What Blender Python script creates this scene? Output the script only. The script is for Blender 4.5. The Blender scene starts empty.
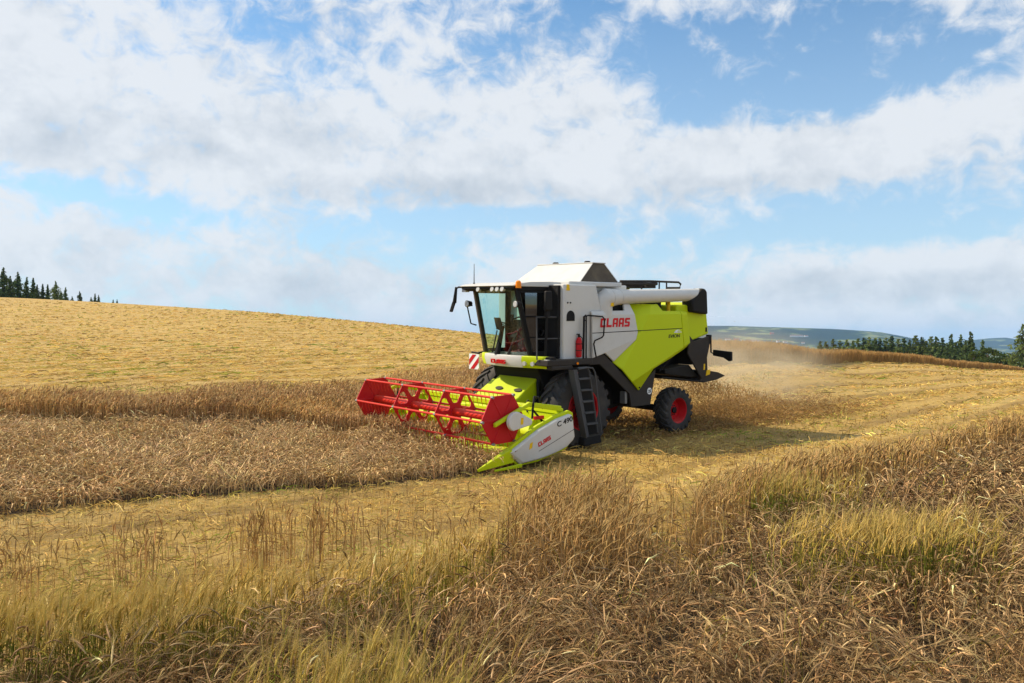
import bpy, bmesh, math, random
import numpy as np
from mathutils import Vector, Matrix
random.seed(7)
rng = np.random.default_rng(11)
scene = bpy.context.scene
COL = scene.collection
PI = math.pi
F = 850.0          # focal length in pixels of a 1024 px wide frame
YH = 345.0         # row of the true horizon
CAMZ = 2.335       # eye height above the ground under the machine

# ------------------------------------------------------------------ helpers
def mat_new(name):
    m = bpy.data.materials.new(name); m.use_nodes = True
    nt = m.node_tree
    b = nt.nodes['Principled BSDF']
    return m, nt, b

def paint(name, col, rough=.4, metal=0., dirt=.25, dirt_col=(.30, .24, .15), bump=.0, coat=0., scale=3.0, dust=.35):
    """painted / plastic / metal surface with worn dusty patches"""
    m, nt, b = mat_new(name)
    N = nt.nodes; L = nt.links
    tc = N.new('ShaderNodeTexCoord')
    n1 = N.new('ShaderNodeTexNoise'); n1.inputs['Scale'].default_value = scale; n1.inputs['Detail'].default_value = 8; n1.inputs['Roughness'].default_value = .65
    L.new(tc.outputs['Object'], n1.inputs['Vector'])
    r = N.new('ShaderNodeMapRange'); r.inputs['From Min'].default_value = .45; r.inputs['From Max'].default_value = .8
    r.inputs['To Min'].default_value = dirt * .25; r.inputs['To Max'].default_value = dirt
    L.new(n1.outputs['Fac'], r.inputs['Value'])
    # straw dust settles on faces that look up
    ge = N.new('ShaderNodeNewGeometry'); sz = N.new('ShaderNodeSeparateXYZ'); L.new(ge.outputs['Normal'], sz.inputs[0])
    up = N.new('ShaderNodeMapRange'); up.inputs['From Min'].default_value = .45; up.inputs['From Max'].default_value = 1.0; up.inputs['To Max'].default_value = dust; L.new(sz.outputs['Z'], up.inputs['Value'])
    um = N.new('ShaderNodeMath'); um.operation = 'MULTIPLY_ADD'; L.new(up.outputs['Result'], um.inputs[0]); L.new(n1.outputs['Fac'], um.inputs[1]); L.new(r.outputs['Result'], um.inputs[2])
    mx = N.new('ShaderNodeMix'); mx.data_type = 'RGBA'
    mx.inputs['A'].default_value = (*col, 1); mx.inputs['B'].default_value = (*dirt_col, 1)
    L.new(um.outputs[0], mx.inputs['Factor'])
    L.new(mx.outputs['Result'], b.inputs['Base Color'])
    rr = N.new('ShaderNodeMapRange'); rr.inputs['To Min'].default_value = max(.02, rough - .08); rr.inputs['To Max'].default_value = min(1, rough + .25)
    L.new(n1.outputs['Fac'], rr.inputs['Value']); L.new(rr.outputs['Result'], b.inputs['Roughness'])
    b.inputs['Metallic'].default_value = metal
    b.inputs['Coat Weight'].default_value = coat; b.inputs['Specular IOR Level'].default_value = .18
    if bump:
        n2 = N.new('ShaderNodeTexNoise'); n2.inputs['Scale'].default_value = 60; n2.inputs['Detail'].default_value = 4
        L.new(tc.outputs['Object'], n2.inputs['Vector'])
        bp = N.new('ShaderNodeBump'); bp.inputs['Strength'].default_value = bump; bp.inputs['Distance'].default_value = .01
        L.new(n2.outputs['Fac'], bp.inputs['Height']); L.new(bp.outputs['Normal'], b.inputs['Normal'])
    return m

M = {}
M['lime'] = paint('lime_paint', (.52, .625, .001), .45, dirt=.05, coat=.05)
M['white'] = paint('white_paint', (.62, .61, .575), .42, dirt=.16, coat=.2)
M['red'] = paint('red_paint', (.50, .007, .012), .40, dirt=.05)
M['shaft_red'] = paint('orange_red_paint', (.66, .028, .012), .38, dirt=.04)
M['red_letter'] = paint('red_lettering', (.60, .010, .016), .4, dirt=.03)
M['dark'] = paint('dark_grey_paint', (.030, .025, .023), .6, dirt=.08)
M['black'] = paint('black_plastic', (.008, .008, .009), .6, dirt=.04)
M['black_letter'] = paint('black_lettering', (.02, .02, .02), .5, dirt=.03)
M['rail'] = paint('grey_steel_paint', (.070, .073, .080), .5, dirt=.10)
M['metal'] = paint('bare_steel', (.25, .25, .25), .4, metal=.6, dirt=.2)
M['rubber'] = paint('tyre_rubber', (.026, .026, .028), .7, dirt=.40, dirt_col=(.17, .14, .105), bump=.3, scale=2.2)
M['yellow'] = paint('yellow_sticker', (.80, .50, .01), .5, dirt=.05)
M['orange'] = paint('orange_lens', (.95, .26, .005), .2, dirt=.0)
M['lamp'] = paint('lamp_glass', (.50, .50, .48), .12, dirt=.03)
M['canvas'] = paint('dark_canvas', (.070, .055, .042), .85, dirt=.4, bump=.3)
M['lining'] = paint('cab_lining', (.62, .72, .64), .8, dirt=.1)
M['seat'] = paint('dark_seat_cloth', (.035, .034, .036), .9, dirt=.1)
M['white_letter'] = paint('white_lettering', (.82, .82, .80), .5, dirt=.02)

def glass_mat(name, tint, refl=1.0):
    m, nt, b = mat_new(name); N = nt.nodes; L = nt.links
    N.remove(b)
    out = N['Material Output']
    tr = N.new('ShaderNodeBsdfTransparent'); tr.inputs['Color'].default_value = (*tint, 1)
    gl = N.new('ShaderNodeBsdfGlossy'); gl.inputs['Roughness'].default_value = .02
    fr = N.new('ShaderNodeFresnel'); fr.inputs['IOR'].default_value = 1.5
    mu = N.new('ShaderNodeMath'); mu.operation = 'MULTIPLY'; mu.inputs[1].default_value = refl
    L.new(fr.outputs[0], mu.inputs[0])
    mx = N.new('ShaderNodeMixShader')
    L.new(mu.outputs[0], mx.inputs[0]); L.new(tr.outputs[0], mx.inputs[1]); L.new(gl.outputs[0], mx.inputs[2])
    L.new(mx.outputs[0], out.inputs['Surface'])
    return m
M['glass'] = glass_mat('tinted_cab_glass', (.87, .985, .975), .22)
M['door_glass'] = glass_mat('dark_door_glass', (.70, .78, .77), 6.0)

class MB:
    """collects shapes in one bmesh"""
    def __init__(s): s.bm = bmesh.new()
    def box(s, x0, x1, y0, y1, z0, z1):
        vs = [s.bm.verts.new((x, y, z)) for x in (x0, x1) for y in (y0, y1) for z in (z0, z1)]
        for f in ((0, 1, 3, 2), (4, 6, 7, 5), (0, 4, 5, 1), (2, 3, 7, 6), (0, 2, 6, 4), (1, 5, 7, 3)):
            s.bm.faces.new([vs[i] for i in f])
        return s
    def hexa(s, pts):
        """8 points: bottom ring 0-3, top ring 4-7"""
        vs = [s.bm.verts.new(p) for p in pts]
        for f in ((3, 2, 1, 0), (4, 5, 6, 7), (0, 1, 5, 4), (1, 2, 6, 5), (2, 3, 7, 6), (3, 0, 4, 7)):
            s.bm.faces.new([vs[i] for i in f])
        return s
    def prism(s, poly, y0, y1, axis='y'):
        """polygon in (x,z) extruded along y (axis y); (y,z) along x (axis x); (x,y) along z (axis z)"""
        def P(a, b, c): return {'y': (a, c, b), 'x': (c, a, b), 'z': (a, b, c)}[axis]
        A = [s.bm.verts.new(P(a, b, y0)) for a, b in poly]
        B = [s.bm.verts.new(P(a, b, y1)) for a, b in poly]
        n = len(poly)
        s.bm.faces.new(A); s.bm.faces.new(B[::-1])
        for i in range(n):
            j = (i + 1) % n
            s.bm.faces.new((A[j], A[i], B[i], B[j]))
        return s
    def tube(s, path, r, sides=8, caps=True):
        path = [Vector(p) for p in path]; n = len(path)
        rs = r if isinstance(r, (list, tuple)) else [r] * n
        rings = []; up = None
        for i, p in enumerate(path):
            t = (path[min(i + 1, n - 1)] - path[max(i - 1, 0)]).normalized()
            if up is None:
                a = Vector((0, 0, 1)) if abs(t.z) < .9 else Vector((1, 0, 0))
            else: a = up
            b = t.cross(a).normalized(); a = b.cross(t).normalized(); up = a
            rings.append([s.bm.verts.new(p + (a * math.cos(2 * PI * k / sides) + b * math.sin(2 * PI * k / sides)) * rs[i]) for k in range(sides)])
        for i in range(n - 1):
            for k in range(sides):
                l = (k + 1) % sides
                s.bm.faces.new((rings[i][k], rings[i + 1][k], rings[i + 1][l], rings[i][l]))
        if caps:
            s.bm.faces.new(rings[0]); s.bm.faces.new(rings[-1][::-1])
        return s
    def lathe(s, prof, c, sides=40):
        """profile of (radius, y) turned about the local y axis through c"""
        c = Vector(c); rings = []
        for r, y in prof:
            if r < 1e-5: rings.append([s.bm.verts.new(c + Vector((0, y, 0)))])
            else: rings.append([s.bm.verts.new(c + Vector((r * math.cos(2 * PI * k / sides), y, r * math.sin(2 * PI * k / sides)))) for k in range(sides)])
        for i in range(len(rings) - 1):
            a, b = rings[i], rings[i + 1]
            for k in range(sides):
                l = (k + 1) % sides
                if len(a) == 1: s.bm.faces.new((a[0], b[k], b[l]))
                elif len(b) == 1: s.bm.faces.new((a[k], b[0], a[l]))
                else: s.bm.faces.new((a[k], b[k], b[l], a[l]))
        return s
    def build(s, name, mat, parent=None, bevel=0., smooth=35, segs=2):
        bm = s.bm
        bmesh.ops.recalc_face_normals(bm, faces=bm.faces)
        me = bpy.data.meshes.new(name); bm.to_mesh(me); bm.free()
        return link(name, me, mat, parent, bevel, smooth, segs)

def link(name, me, mat, parent=None, bevel=0., smooth=35, segs=2):
    for m in (mat if isinstance(mat, (list, tuple)) else [mat]): me.materials.append(m)
    o = bpy.data.objects.new(name, me); COL.objects.link(o)
    if parent: o.parent = parent
    if smooth:
        me.polygons.foreach_set('use_smooth', [True] * len(me.polygons))
        me.set_sharp_from_angle(angle=math.radians(smooth))
    if bevel:
        b = o.modifiers.new('edge_softening', 'BEVEL'); b.width = bevel; b.segments = segs; b.limit_method = 'ANGLE'; b.angle_limit = math.radians(30)
    return o

def tag(o, label=None, cat=None, group=None, kind=None):
    if label: o['label'] = label
    if cat: o['category'] = cat
    if group: o['group'] = group
    if kind: o['kind'] = kind
    return o

def empty(name, loc=(0, 0, 0), rot=(0, 0, 0)):
    o = bpy.data.objects.new(name, None); COL.objects.link(o)
    o.location = loc; o.rotation_euler = rot; o.empty_display_size = .3
    return o

def lettering(name, body, size, mat, parent, origin, ax, ay, depth=.004, bold=.0, shear=0., width=None, spacing=1.0):
    cu = bpy.data.curves.new(name, 'FONT'); cu.body = body; cu.size = size
    cu.extrude = depth; cu.offset = bold; cu.shear = shear; cu.space_character = spacing
    tmp = bpy.data.objects.new(name + '_tmp', cu); COL.objects.link(tmp)
    dg = bpy.context.evaluated_depsgraph_get(); dg.update()
    me = bpy.data.meshes.new_from_object(tmp.evaluated_get(dg))
    bpy.data.objects.remove(tmp); bpy.data.curves.remove(cu)
    me.materials.clear()
    co = np.empty(len(me.vertices) * 3, np.float32); me.vertices.foreach_get('co', co); co = co.reshape(-1, 3)
    sx = 1.0
    if width: sx = width / (co[:, 0].max() - co[:, 0].min())
    co[:, 0] = (co[:, 0] - co[:, 0].min()) * sx
    ax = Vector(ax).normalized(); ay = Vector(ay).normalized(); az = ax.cross(ay)
    A = np.array([ax[:], ay[:], az[:]])
    co = co @ A + np.array(origin)
    me.vertices.foreach_set('co', co.astype(np.float32).ravel()); me.update()
    return link(name, me, mat, parent, smooth=0)

# ------------------------------------------------------------------ terrain (a height field)
CP = [  # (column, row, distance) of ground points seen in the valley, as directions and distances
 (-200,None,3),(512,None,3),(1200,None,3),(-200,None,6.5),(300,None,6.5),(800,None,6.5),(1200,None,6.5),(700,None,11),(1000,None,12),
 (0,510,11.7),(479,475,16.6),(586,448,19.8),(498,433,22.2),(678,432,22.3),(600,421,24.45),(356,443,20.3),
 (0,428,18),(180,431,19.4),(340,433,21.5),(0,399,24),(250,396,25),
 (0,370,36),(0,345,58),(0,320,95),(0,297.5,150),(0,303,210),(100,302.5,148),(100,325,90),(100,345,60),
 (-300,420,18),(-300,345,58),(-300,291,150),(-300,300,210),
 (250,311.5,140),(250,322,95),(250,345,58),(250,370,36),(250,320,210),
 (400,325.5,125),(400,345,66),(400,375,35),(400,336,210),
 (470,333,115),(470,360,47),(470,342,210),
 (560,342,100),(560,372,38),(560,350,210),
 (650,350,80),(650,385,33),(650,358,210),(705,355,62),(705,371,36),(705,364,210),
 (760,363,40),(760,361,62),(760,369,210),(800,363,44),(800,362.5,62),(850,362,56),(850,363,75),(850,372,210),(920,364,72),(920,367,95),(920,376,210),
 (985,369.5,100),(985,379,210),(1024,373,140),(1024,383,210),(1400,385,100),(1400,395,210),(1400,425,24),
 (1024,430,21),(1024,394,38),(900,388,40),(900,425,24.5),(760,393,31),(760,420,25.5),(850,375,46),(1000,378,68),(800,445,19.5),(900,460,16.5),
]
def _uv(X, Y):
    return np.stack([np.clip(X / np.maximum(Y, .5), -1.6, 1.6) * 2.2, np.log(np.maximum(Y, 2.0))], -1)
_cu, _cv = [], []
for px, py, d in CP:
    X = (px - 512) / F * d
    z = -2.32 if py is None else -(py - YH) / F * d
    _cu.append(_uv(np.array(X), np.array(float(d)))); _cv.append((z + 2.32) / d)
_cu = np.array(_cu); _cv = np.array(_cv)
def _phi(r2): return np.where(r2 > 1e-12, .5 * r2 * np.log(np.maximum(r2, 1e-12)), 0.)
_n = len(_cu)
_K = _phi(((_cu[:, None] - _cu[None]) ** 2).sum(-1)) + np.eye(_n) * 2e-3
_P = np.c_[np.ones(_n), _cu]
_A = np.block([[_K, _P], [_P.T, np.zeros((3, 3))]])
_w = np.linalg.solve(_A, np.r_[_cv, np.zeros(3)])
def ground_z(X, Y):
    """ground height (the ground under the machine is about 0)"""
    X = np.asarray(X, float); Y = np.asarray(Y, float); sh = X.shape
    X = X.ravel(); Y = Y.ravel(); out = np.empty(len(X))
    for i in range(0, len(X), 20000):
        x, y = X[i:i + 20000], Y[i:i + 20000]
        q = _uv(x, y)
        v = _phi(((q[:, None] - _cu[None]) ** 2).sum(-1)) @ _w[:_n] + _w[_n] + q @ _w[_n + 1:]
        yy = np.clip(y, 2.0, 320.)
        z = v * yy
        side = np.abs(x) / np.maximum(y, .5)
        k = np.clip((side - 1.0) / 1.2, 0, 1); k = k * k * (3 - 2 * k)
        near = np.clip((y - 2.) / 4., 0, 1)
        z = z * near
        z = z * (1 - k)
        r = np.hypot(x, y)
        t = np.clip((np.log(np.maximum(r, 1)) - math.log(215)) / (math.log(900) - math.log(215)), 0, 1); t = t * t * (3 - 2 * t)
        z = z * (1 - t) + (-52.) * t
        out[i:i + 20000] = z
    return out.reshape(sh) - 2.32 + CAMZ

def at(px, py, d):
    """point seen in direction (px,py) at distance d"""
    return Vector(((px - 512) / F * d, d, CAMZ - (py - YH) / F * d))

# value noise for zones and colours
_perm = rng.random((64, 64))
def vnoise(x, y):
    xi = np.floor(x).astype(int); yi = np.floor(y).astype(int); fx = x - xi; fy = y - yi
    fx = fx * fx * (3 - 2 * fx); fy = fy * fy * (3 - 2 * fy)
    g = lambda a, b: _perm[a % 64, b % 64]
    return (g(xi, yi) * (1 - fx) + g(xi + 1, yi) * fx) * (1 - fy) + (g(xi, yi + 1) * (1 - fx) + g(xi + 1, yi + 1) * fx) * fy
def fbm(x, y): return (vnoise(x, y) + .5 * vnoise(2.1 * x + 9, 2.1 * y + 4) + .25 * vnoise(4.3 * x + 2, 4.3 * y + 17)) / 1.75

# machine frame: +x forward, +y its left side, z up
MROT = (math.radians(-2.39908), math.radians(1.57021), math.radians(220.62752))
MLOC = Vector((.68234, 21.01242, CAMZ - 2.33477))
MR = np.array([[-.75867, .65144, .00648], [-.65089, -.75755, -.04960], [-.02740, -.04184, .99875]])
def to_local(X, Y):
    d = np.stack([X - MLOC.x, Y - MLOC.y], -1)
    return d @ MR[:2, 0], d @ MR[:2, 1]

def PX(X, Y): return 512 + F * X / np.maximum(Y, .1)
_fp = np.array([(-500,5.2),(-150,5.7),(0,6.0),(120,6.1),(200,6.4),(300,6.95),(350,7.05),(430,7.5),(495,8.4),(508,9.9),(560,10.6),(625,10.7),(637,8.5),(690,8.7),(700,10.3),(760,11.9),(850,13.5),(920,14.9),(980,16.6),(1024,18.2),(1300,25)])
def fore_edge(px): return np.interp(px, _fp[:, 0], _fp[:, 1])
_wb = np.array([(-600,14.5),(-200,16.6),(0,18),(180,19.4),(300,20.7),(345,20.2),(400,19.1),(430,18.4),(470,17.9),(520,17.6),(600,17.6)])
_wt = np.array([(-600,16.5),(-200,18.3),(0,20.0),(180,21.8),(340,26),(430,31),(520,35),(600,37)])
def wall_base(px): return np.interp(px, _wb[:, 0], _wb[:, 1])
def wall_back(px): return np.interp(px, _wt[:, 0], _wt[:, 1])
_rb = np.array([(640,36.5),(705,38),(760,40),(800,44),(850,56),(920,72),(985,100),(1024,140)])
def band_base(px): return np.interp(px, _rb[:, 0], _rb[:, 1])

# ------------------------------------------------------------------ ground sheet
def crop_zones(X, Y):
    """which standing crop covers a point: 0 none (stubble), 1 foreground, 2 lodged swath, 3 tall strip, 4 far right band"""
    px = PX(X, Y); lx, ly = to_local(X, Y)
    wob = (vnoise(X * 1.1 + 5, Y * 1.1) - .5)
    z = np.zeros(X.shape, int)
    ok = Y > 1.0
    front = ok & (Y < fore_edge(px) + wob * .7 * np.clip(Y / 9, .4, 1.6))
    front |= (Y <= 1.0) & (Y > -14)
    wbj = wall_base(px) + wob * .5
    lod = ok & (~front) & (ly < 2.42 + wob * .35) & (lx > 2.95) & (Y < wbj) & (px < 520) & (Y > 6)
    lod |= ok & (~front) & (ly < -2.65) & (lx > -14) & (lx <= 2.95) & (Y < wbj) & (px < 560) & (Y > 6)
    wall = ok & (Y >= wbj) & (Y < wall_back(px) + wob * .8) & (px < 575) & ((ly < -2.65) | (lx > 2.95))
    ext = (px - 640) / 384.
    band = ok & (px > 640) & (px < 1030) & (Y >= band_base(px) + wob * 1.2) & (Y < band_base(px) + 24 + wob * 3)
    z[front] = 1; z[lod] = 2; z[wall & (z == 0)] = 3; z[band & (z == 0)] = 4
    return z

def build_ground():
    az = np.concatenate([np.radians(np.linspace(-46, 46, 331)), np.radians(np.linspace(50, 310, 53))])
    rr = np.concatenate([np.linspace(.6, 12, 70), np.exp(np.linspace(math.log(12.3), math.log(330), 190)), np.exp(np.linspace(math.log(345), math.log(14000), 46))])
    A, R_ = np.meshgrid(az, rr, indexing='ij')
    X = np.sin(A) * R_; Y = np.cos(A) * R_
    Z = ground_z(X, Y)
    fine = ((fbm(X * 1.7, Y * 1.7) - .5) * .05 + (fbm(X * 4.1 + 3, Y * 4.1) - .5) * .07 * np.clip((40 - R_) / 20, 0, 1)) * np.clip(R_ / 6, 0, 1) * np.clip((120 - R_) / 60, 0, 1)
    Z = Z + fine
    na, nr = A.shape
    V = np.stack([X, Y, Z], -1).reshape(-1, 3)
    V = np.vstack([V, [[0, 0, float(ground_z(np.array(0.), np.array(0.)))]]])
    i = np.arange(na)[:, None]; j = np.arange(nr - 1)[None]
    i2 = (i + 1) % na
    q = np.stack([i * nr + j, i * nr + j + 1, i2 * nr + j + 1, i2 * nr + j], -1).reshape(-1, 4)
    tri = np.stack([np.full(na, na * nr), np.arange(na) * nr, ((np.arange(na) + 1) % na) * nr], -1)
    me = bpy.data.meshes.new('field')
    me.vertices.add(len(V)); me.vertices.foreach_set('co', V.astype(np.float32).ravel())
    li = np.concatenate([q.ravel(), tri.ravel()]); st = np.concatenate([np.arange(len(q)) * 4, len(q) * 4 + np.arange(len(tri)) * 3])
    me.loops.add(len(li)); me.loops.foreach_set('vertex_index', li.astype(np.int32))
    me.polygons.add(len(st)); me.polygons.foreach_set('loop_start', st.astype(np.int32))
    me.update(calc_edges=True); me.validate()
    zn = crop_zones(V[:, 0], V[:, 1])
    bare = (zn > 0).astype(np.float32)
    far = np.clip((np.hypot(V[:, 0], V[:, 1]) - 240) / 160, 0, 1).astype(np.float32)
    c = np.zeros((len(V), 4), np.float32); c[:, 0] = bare; c[:, 1] = far; c[:, 3] = 1
    at_ = me.color_attributes.new('cover', 'FLOAT_COLOR', 'POINT'); at_.data.foreach_set('color', c.ravel())
    # material
    m, nt, b = mat_new('stubble_field'); N = nt.nodes; L = nt.links
    g = N.new('ShaderNodeNewGeometry')
    def noise(sc, det=6, rough=.6, vec=None):
        n = N.new('ShaderNodeTexNoise'); n.inputs['Scale'].default_value = sc; n.inputs['Detail'].default_value = det; n.inputs['Roughness'].default_value = rough
        L.new(vec or g.outputs['Position'], n.inputs['Vector']); return n.outputs['Fac']
    def ramp(fac, stops):
        r = N.new('ShaderNodeValToRGB'); e = r.color_ramp.elements
        while len(e) < len(stops): e.new(.5)
        for k, (p, col) in enumerate(stops): e[k].position = p; e[k].color = (*col, 1)
        L.new(fac, r.inputs[0]); return r.outputs[0]
    def mix(fac, a, b_, mode='MIX'):
        x = N.new('ShaderNodeMix'); x.data_type = 'RGBA'; x.blend_type = mode
        if isinstance(fac, (int, float)): x.inputs['Factor'].default_value = fac
        else: L.new(fac, x.inputs['Factor'])
        for s, v in (('A', a), ('B', b_)):
            if isinstance(v, tuple): x.inputs[s].default_value = (*v, 1)
            else: L.new(v, x.inputs[s])
        return x.outputs['Result']
    straw = ramp(noise(7, 9, .72), [(.30, (.22, .128, .032)), (.47, (.49, .315, .085)), (.62, (.63, .42, .122)), (.8, (.70, .50, .19))])
    big = ramp(noise(.35, 5, .6), [(.35, (.45, .285, .075)), (.65, (.63, .42, .12))])
    col = mix(.4, straw, big)
    green = ramp(noise(.9, 6, .65), [(.56, (0, 0, 0)), (.72, (1, 1, 1))])
    gs = N.new('ShaderNodeSeparateColor'); L.new(green, gs.inputs[0])
    gm = N.new('ShaderNodeMath'); gm.operation = 'MULTIPLY'; gm.inputs[1].default_value = .50; L.new(gs.outputs[0], gm.inputs[0])
    col = mix(gm.outputs[0], col, (.19, .20, .036))
    # drill rows, wheel tracks and straw rows along the driving direction
    mp = N.new('ShaderNodeMapping'); mp.inputs['Rotation'].default_value = (0, 0, math.radians(-49.5)); L.new(g.outputs['Position'], mp.inputs['Vector'])
    sep = N.new('ShaderNodeSeparateXYZ'); L.new(mp.outputs[0], sep.inputs[0])
    dv = N.new('ShaderNodeMath'); dv.operation = 'DIVIDE'; dv.inputs[1].default_value = 4.9; L.new(sep.outputs['Y'], dv.inputs[0])
    fr = N.new('ShaderNodeMath'); fr.operation = 'FRACT'; L.new(dv.outputs[0], fr.inputs[0])
    m3 = N.new('ShaderNodeMapping'); m3.inputs['Scale'].default_value = (.10, 1.0, .3); L.new(mp.outputs[0], m3.inputs['Vector'])
    stk = ramp(noise(1.6, 5, .65, m3.outputs[0]), [(.36, (1, 1, 1)), (.50, (.35, .35, .35)), (.62, (0, 0, 0))])
    s3 = N.new('ShaderNodeSeparateColor'); L.new(stk, s3.inputs[0]); q3 = N.new('ShaderNodeMath'); q3.operation = 'MULTIPLY'; q3.inputs[1].default_value = .65; L.new(s3.outputs[0], q3.inputs[0])
    col = mix(q3.outputs[0], col, (.32, .195, .06))
    trk = ramp(fr.outputs[0], [(.0, (0, 0, 0)), (.17, (0, 0, 0)), (.22, (1, 1, 1)), (.28, (1, 1, 1)), (.33, (0, 0, 0)), (.58, (0, 0, 0)), (.63, (.9, .9, .9)), (.69, (.9, .9, .9)), (.74, (0, 0, 0))])
    sw = ramp(fr.outputs[0], [(.30, (0, 0, 0)), (.42, (1, 1, 1)), (.52, (1, 1, 1)), (.62, (0, 0, 0))])
    ts = N.new('ShaderNodeSeparateColor'); L.new(trk, ts.inputs[0])
    tm = N.new('ShaderNodeMath'); tm.operation = 'MULTIPLY'; tm.inputs[1].default_value = .66; L.new(ts.outputs[0], tm.inputs[0])
    tb = N.new('ShaderNodeMapRange'); tb.inputs['From Min'].default_value = .38; tb.inputs['From Max'].default_value = .60; tb.inputs['To Min'].default_value = .35; L.new(noise(1.3, 6, .7), tb.inputs['Value'])
    tm_ = N.new('ShaderNodeMath'); tm_.operation = 'MULTIPLY'; L.new(tm.outputs[0], tm_.inputs[0]); L.new(tb.outputs['Result'], tm_.inputs[1]); tm = tm_
    col = mix(tm.outputs[0], col, (.19, .115, .036))
    ss = N.new('ShaderNodeSeparateColor'); L.new(sw, ss.inputs[0])
    sm = N.new('ShaderNodeMath'); sm.operation = 'MULTIPLY'; sm.inputs[1].default_value = .30; L.new(ss.outputs[0], sm.inputs[0])
    col = mix(sm.outputs[0], col, (.64, .47, .19))
    # soil and straw litter under the standing crop
    ca = N.new('ShaderNodeVertexColor'); ca.layer_name = 'cover'
    cs = N.new('ShaderNodeSeparateColor'); L.new(ca.outputs['Color'], cs.inputs[0])
    soil = ramp(noise(9, 8, .7), [(.3, (.022, .014, .007)), (.55, (.060, .037, .016)), (.8, (.16, .10, .042))])
    col = mix(cs.outputs[0], col, soil)
    # far land: meadows and woods
    land = ramp(noise(.004, 4, .6), [(.40, (.045, .075, .025)), (.5, (.10, .14, .05)), (.58, (.30, .28, .11)), (.66, (.12, .17, .05))])
    col = mix(cs.outputs[1], col, land)
    L.new(col, b.inputs['Base Color']); b.inputs['Roughness'].default_value = .85; b.inputs['Specular IOR Level'].default_value = .2
    bn = N.new('ShaderNodeBump'); bn.inputs['Strength'].default_value = 1.0; bn.inputs['Distance'].default_value = .10
    hsum = N.new('ShaderNodeMath'); hsum.operation = 'ADD'
    L.new(noise(11, 8, .75), hsum.inputs[0]); L.new(noise(2.2, 6, .7), hsum.inputs[1])
    L.new(hsum.outputs[0], bn.inputs['Height']); L.new(bn.outputs['Normal'], b.inputs['Normal'])
    o = link('ground', me, m, smooth=0)
    me.polygons.foreach_set('use_smooth', [True] * len(me.polygons))
    tag(o, 'golden stubble field rising to a low ridge on the left', 'field', kind='structure')
    return o
build_ground()

# ------------------------------------------------------------------ far hills
def build_hills():
    def ridge(name, pts, d0, d1, d2, base, seed, label, spread):
        px = np.linspace(-1400, 2600, 420)
        top = np.interp(px, [p[0] for p in pts], [p[1] for p in pts])
        ds = np.concatenate([np.linspace(d0, d1, 34), np.linspace(d1, d2, 14)[1:]])
        P_, D = np.meshgrid(px, ds, indexing='ij')
        T = np.interp(P_, px, top)
        zt = CAMZ - (T - YH) / F * d1
        s = np.where(D <= d1, (D - d0) / (d1 - d0), 1 - .35 * (D - d1) / (d2 - d1))
        s = np.clip(s, 0, 1); s = s * s * (3 - 2 * s)
        X = (P_ - 512) / F * D * 1.0
        n = fbm(X / 520 + seed, D / 520 + seed) - .5; n2 = fbm(X / 130 + seed, D / 130) - .5
        Z = base + (zt - base) * s + (n * 55 + n2 * 14) * s * np.clip((d1 - D) / (d1 - d0) * 2.5, .12, 1)
        a, b_ = X.shape
        V = np.stack([X, D, Z], -1).reshape(-1, 3)
        i = np.arange(a - 1)[:, None]; j = np.arange(b_ - 1)[None]
        q = np.stack([i * b_ + j, (i + 1) * b_ + j, (i + 1) * b_ + j + 1, i * b_ + j + 1], -1).reshape(-1, 4)
        me = bpy.data.meshes.new(name); me.from_pydata(V.tolist(), [], q.tolist()); me.update()
        m, nt, b = mat_new(name + '_woods'); N = nt.nodes; L = nt.links
        g = N.new('ShaderNodeNewGeometry')
        n1 = N.new('ShaderNodeTexNoise'); n1.inputs['Scale'].default_value = .0035; n1.inputs['Detail'].default_value = 5; L.new(g.outputs['Position'], n1.inputs['Vector'])
        r = N.new('ShaderNodeValToRGB'); e = r.color_ramp.elements
        st = [(.40, (.016, .030, .016)), (.545, (.026, .046, .020)), (.575, (.16, .21, .07)), (.61, (.30, .29, .12)), (.64, (.04, .07, .025))]
        while len(e) < len(st): e.new(.5)
        for k, (p, c) in enumerate(st): e[k].position = p; e[k].color = (*c, 1)
        L.new(n1.outputs['Fac'], r.inputs[0])
        n2 = N.new('ShaderNodeTexNoise'); n2.inputs['Scale'].default_value = .03; n2.inputs['Detail'].default_value = 6; L.new(g.outputs['Position'], n2.inputs['Vector'])
        mx = N.new('ShaderNodeMix'); mx.data_type = 'RGBA'; mx.blend_type = 'MULTIPLY'; mx.inputs['Factor'].default_value = .5
        L.new(r.outputs[0], mx.inputs['A']); L.new(n2.outputs['Color'], mx.inputs['B'])
        L.new(mx.outputs['Result'], b.inputs['Base Color']); b.inputs['Roughness'].default_value = 1; b.inputs['Specular IOR Level'].default_value = 0
        o = link(name, me, m, smooth=180); tag(o, label, 'hills', kind='structure')
        return me
    ridge('hills', [(-1400,330),(-600,340),(0,346),(480,346),(600,333),(700,326),(740,326.5),(800,328.5),(840,329.5),(880,332),(905,336.5),(940,345),(1000,352),(1200,356),(2600,356)], 3400, 5600, 7600, -62, 3.3, 'blue wooded hills with pale fields across the valley', 1)
    ridge('far_hill', [(-1400,349),(860,351),(905,348),(935,344),(960,341.5),(985,338.5),(1005,337.5),(1030,341),(1080,345),(1300,346),(1700,340),(2600,338)], 5600, 7400, 9000, -70, 8.1, 'lower hazy hill at the far right behind the valley', 1)
build_hills()

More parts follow.
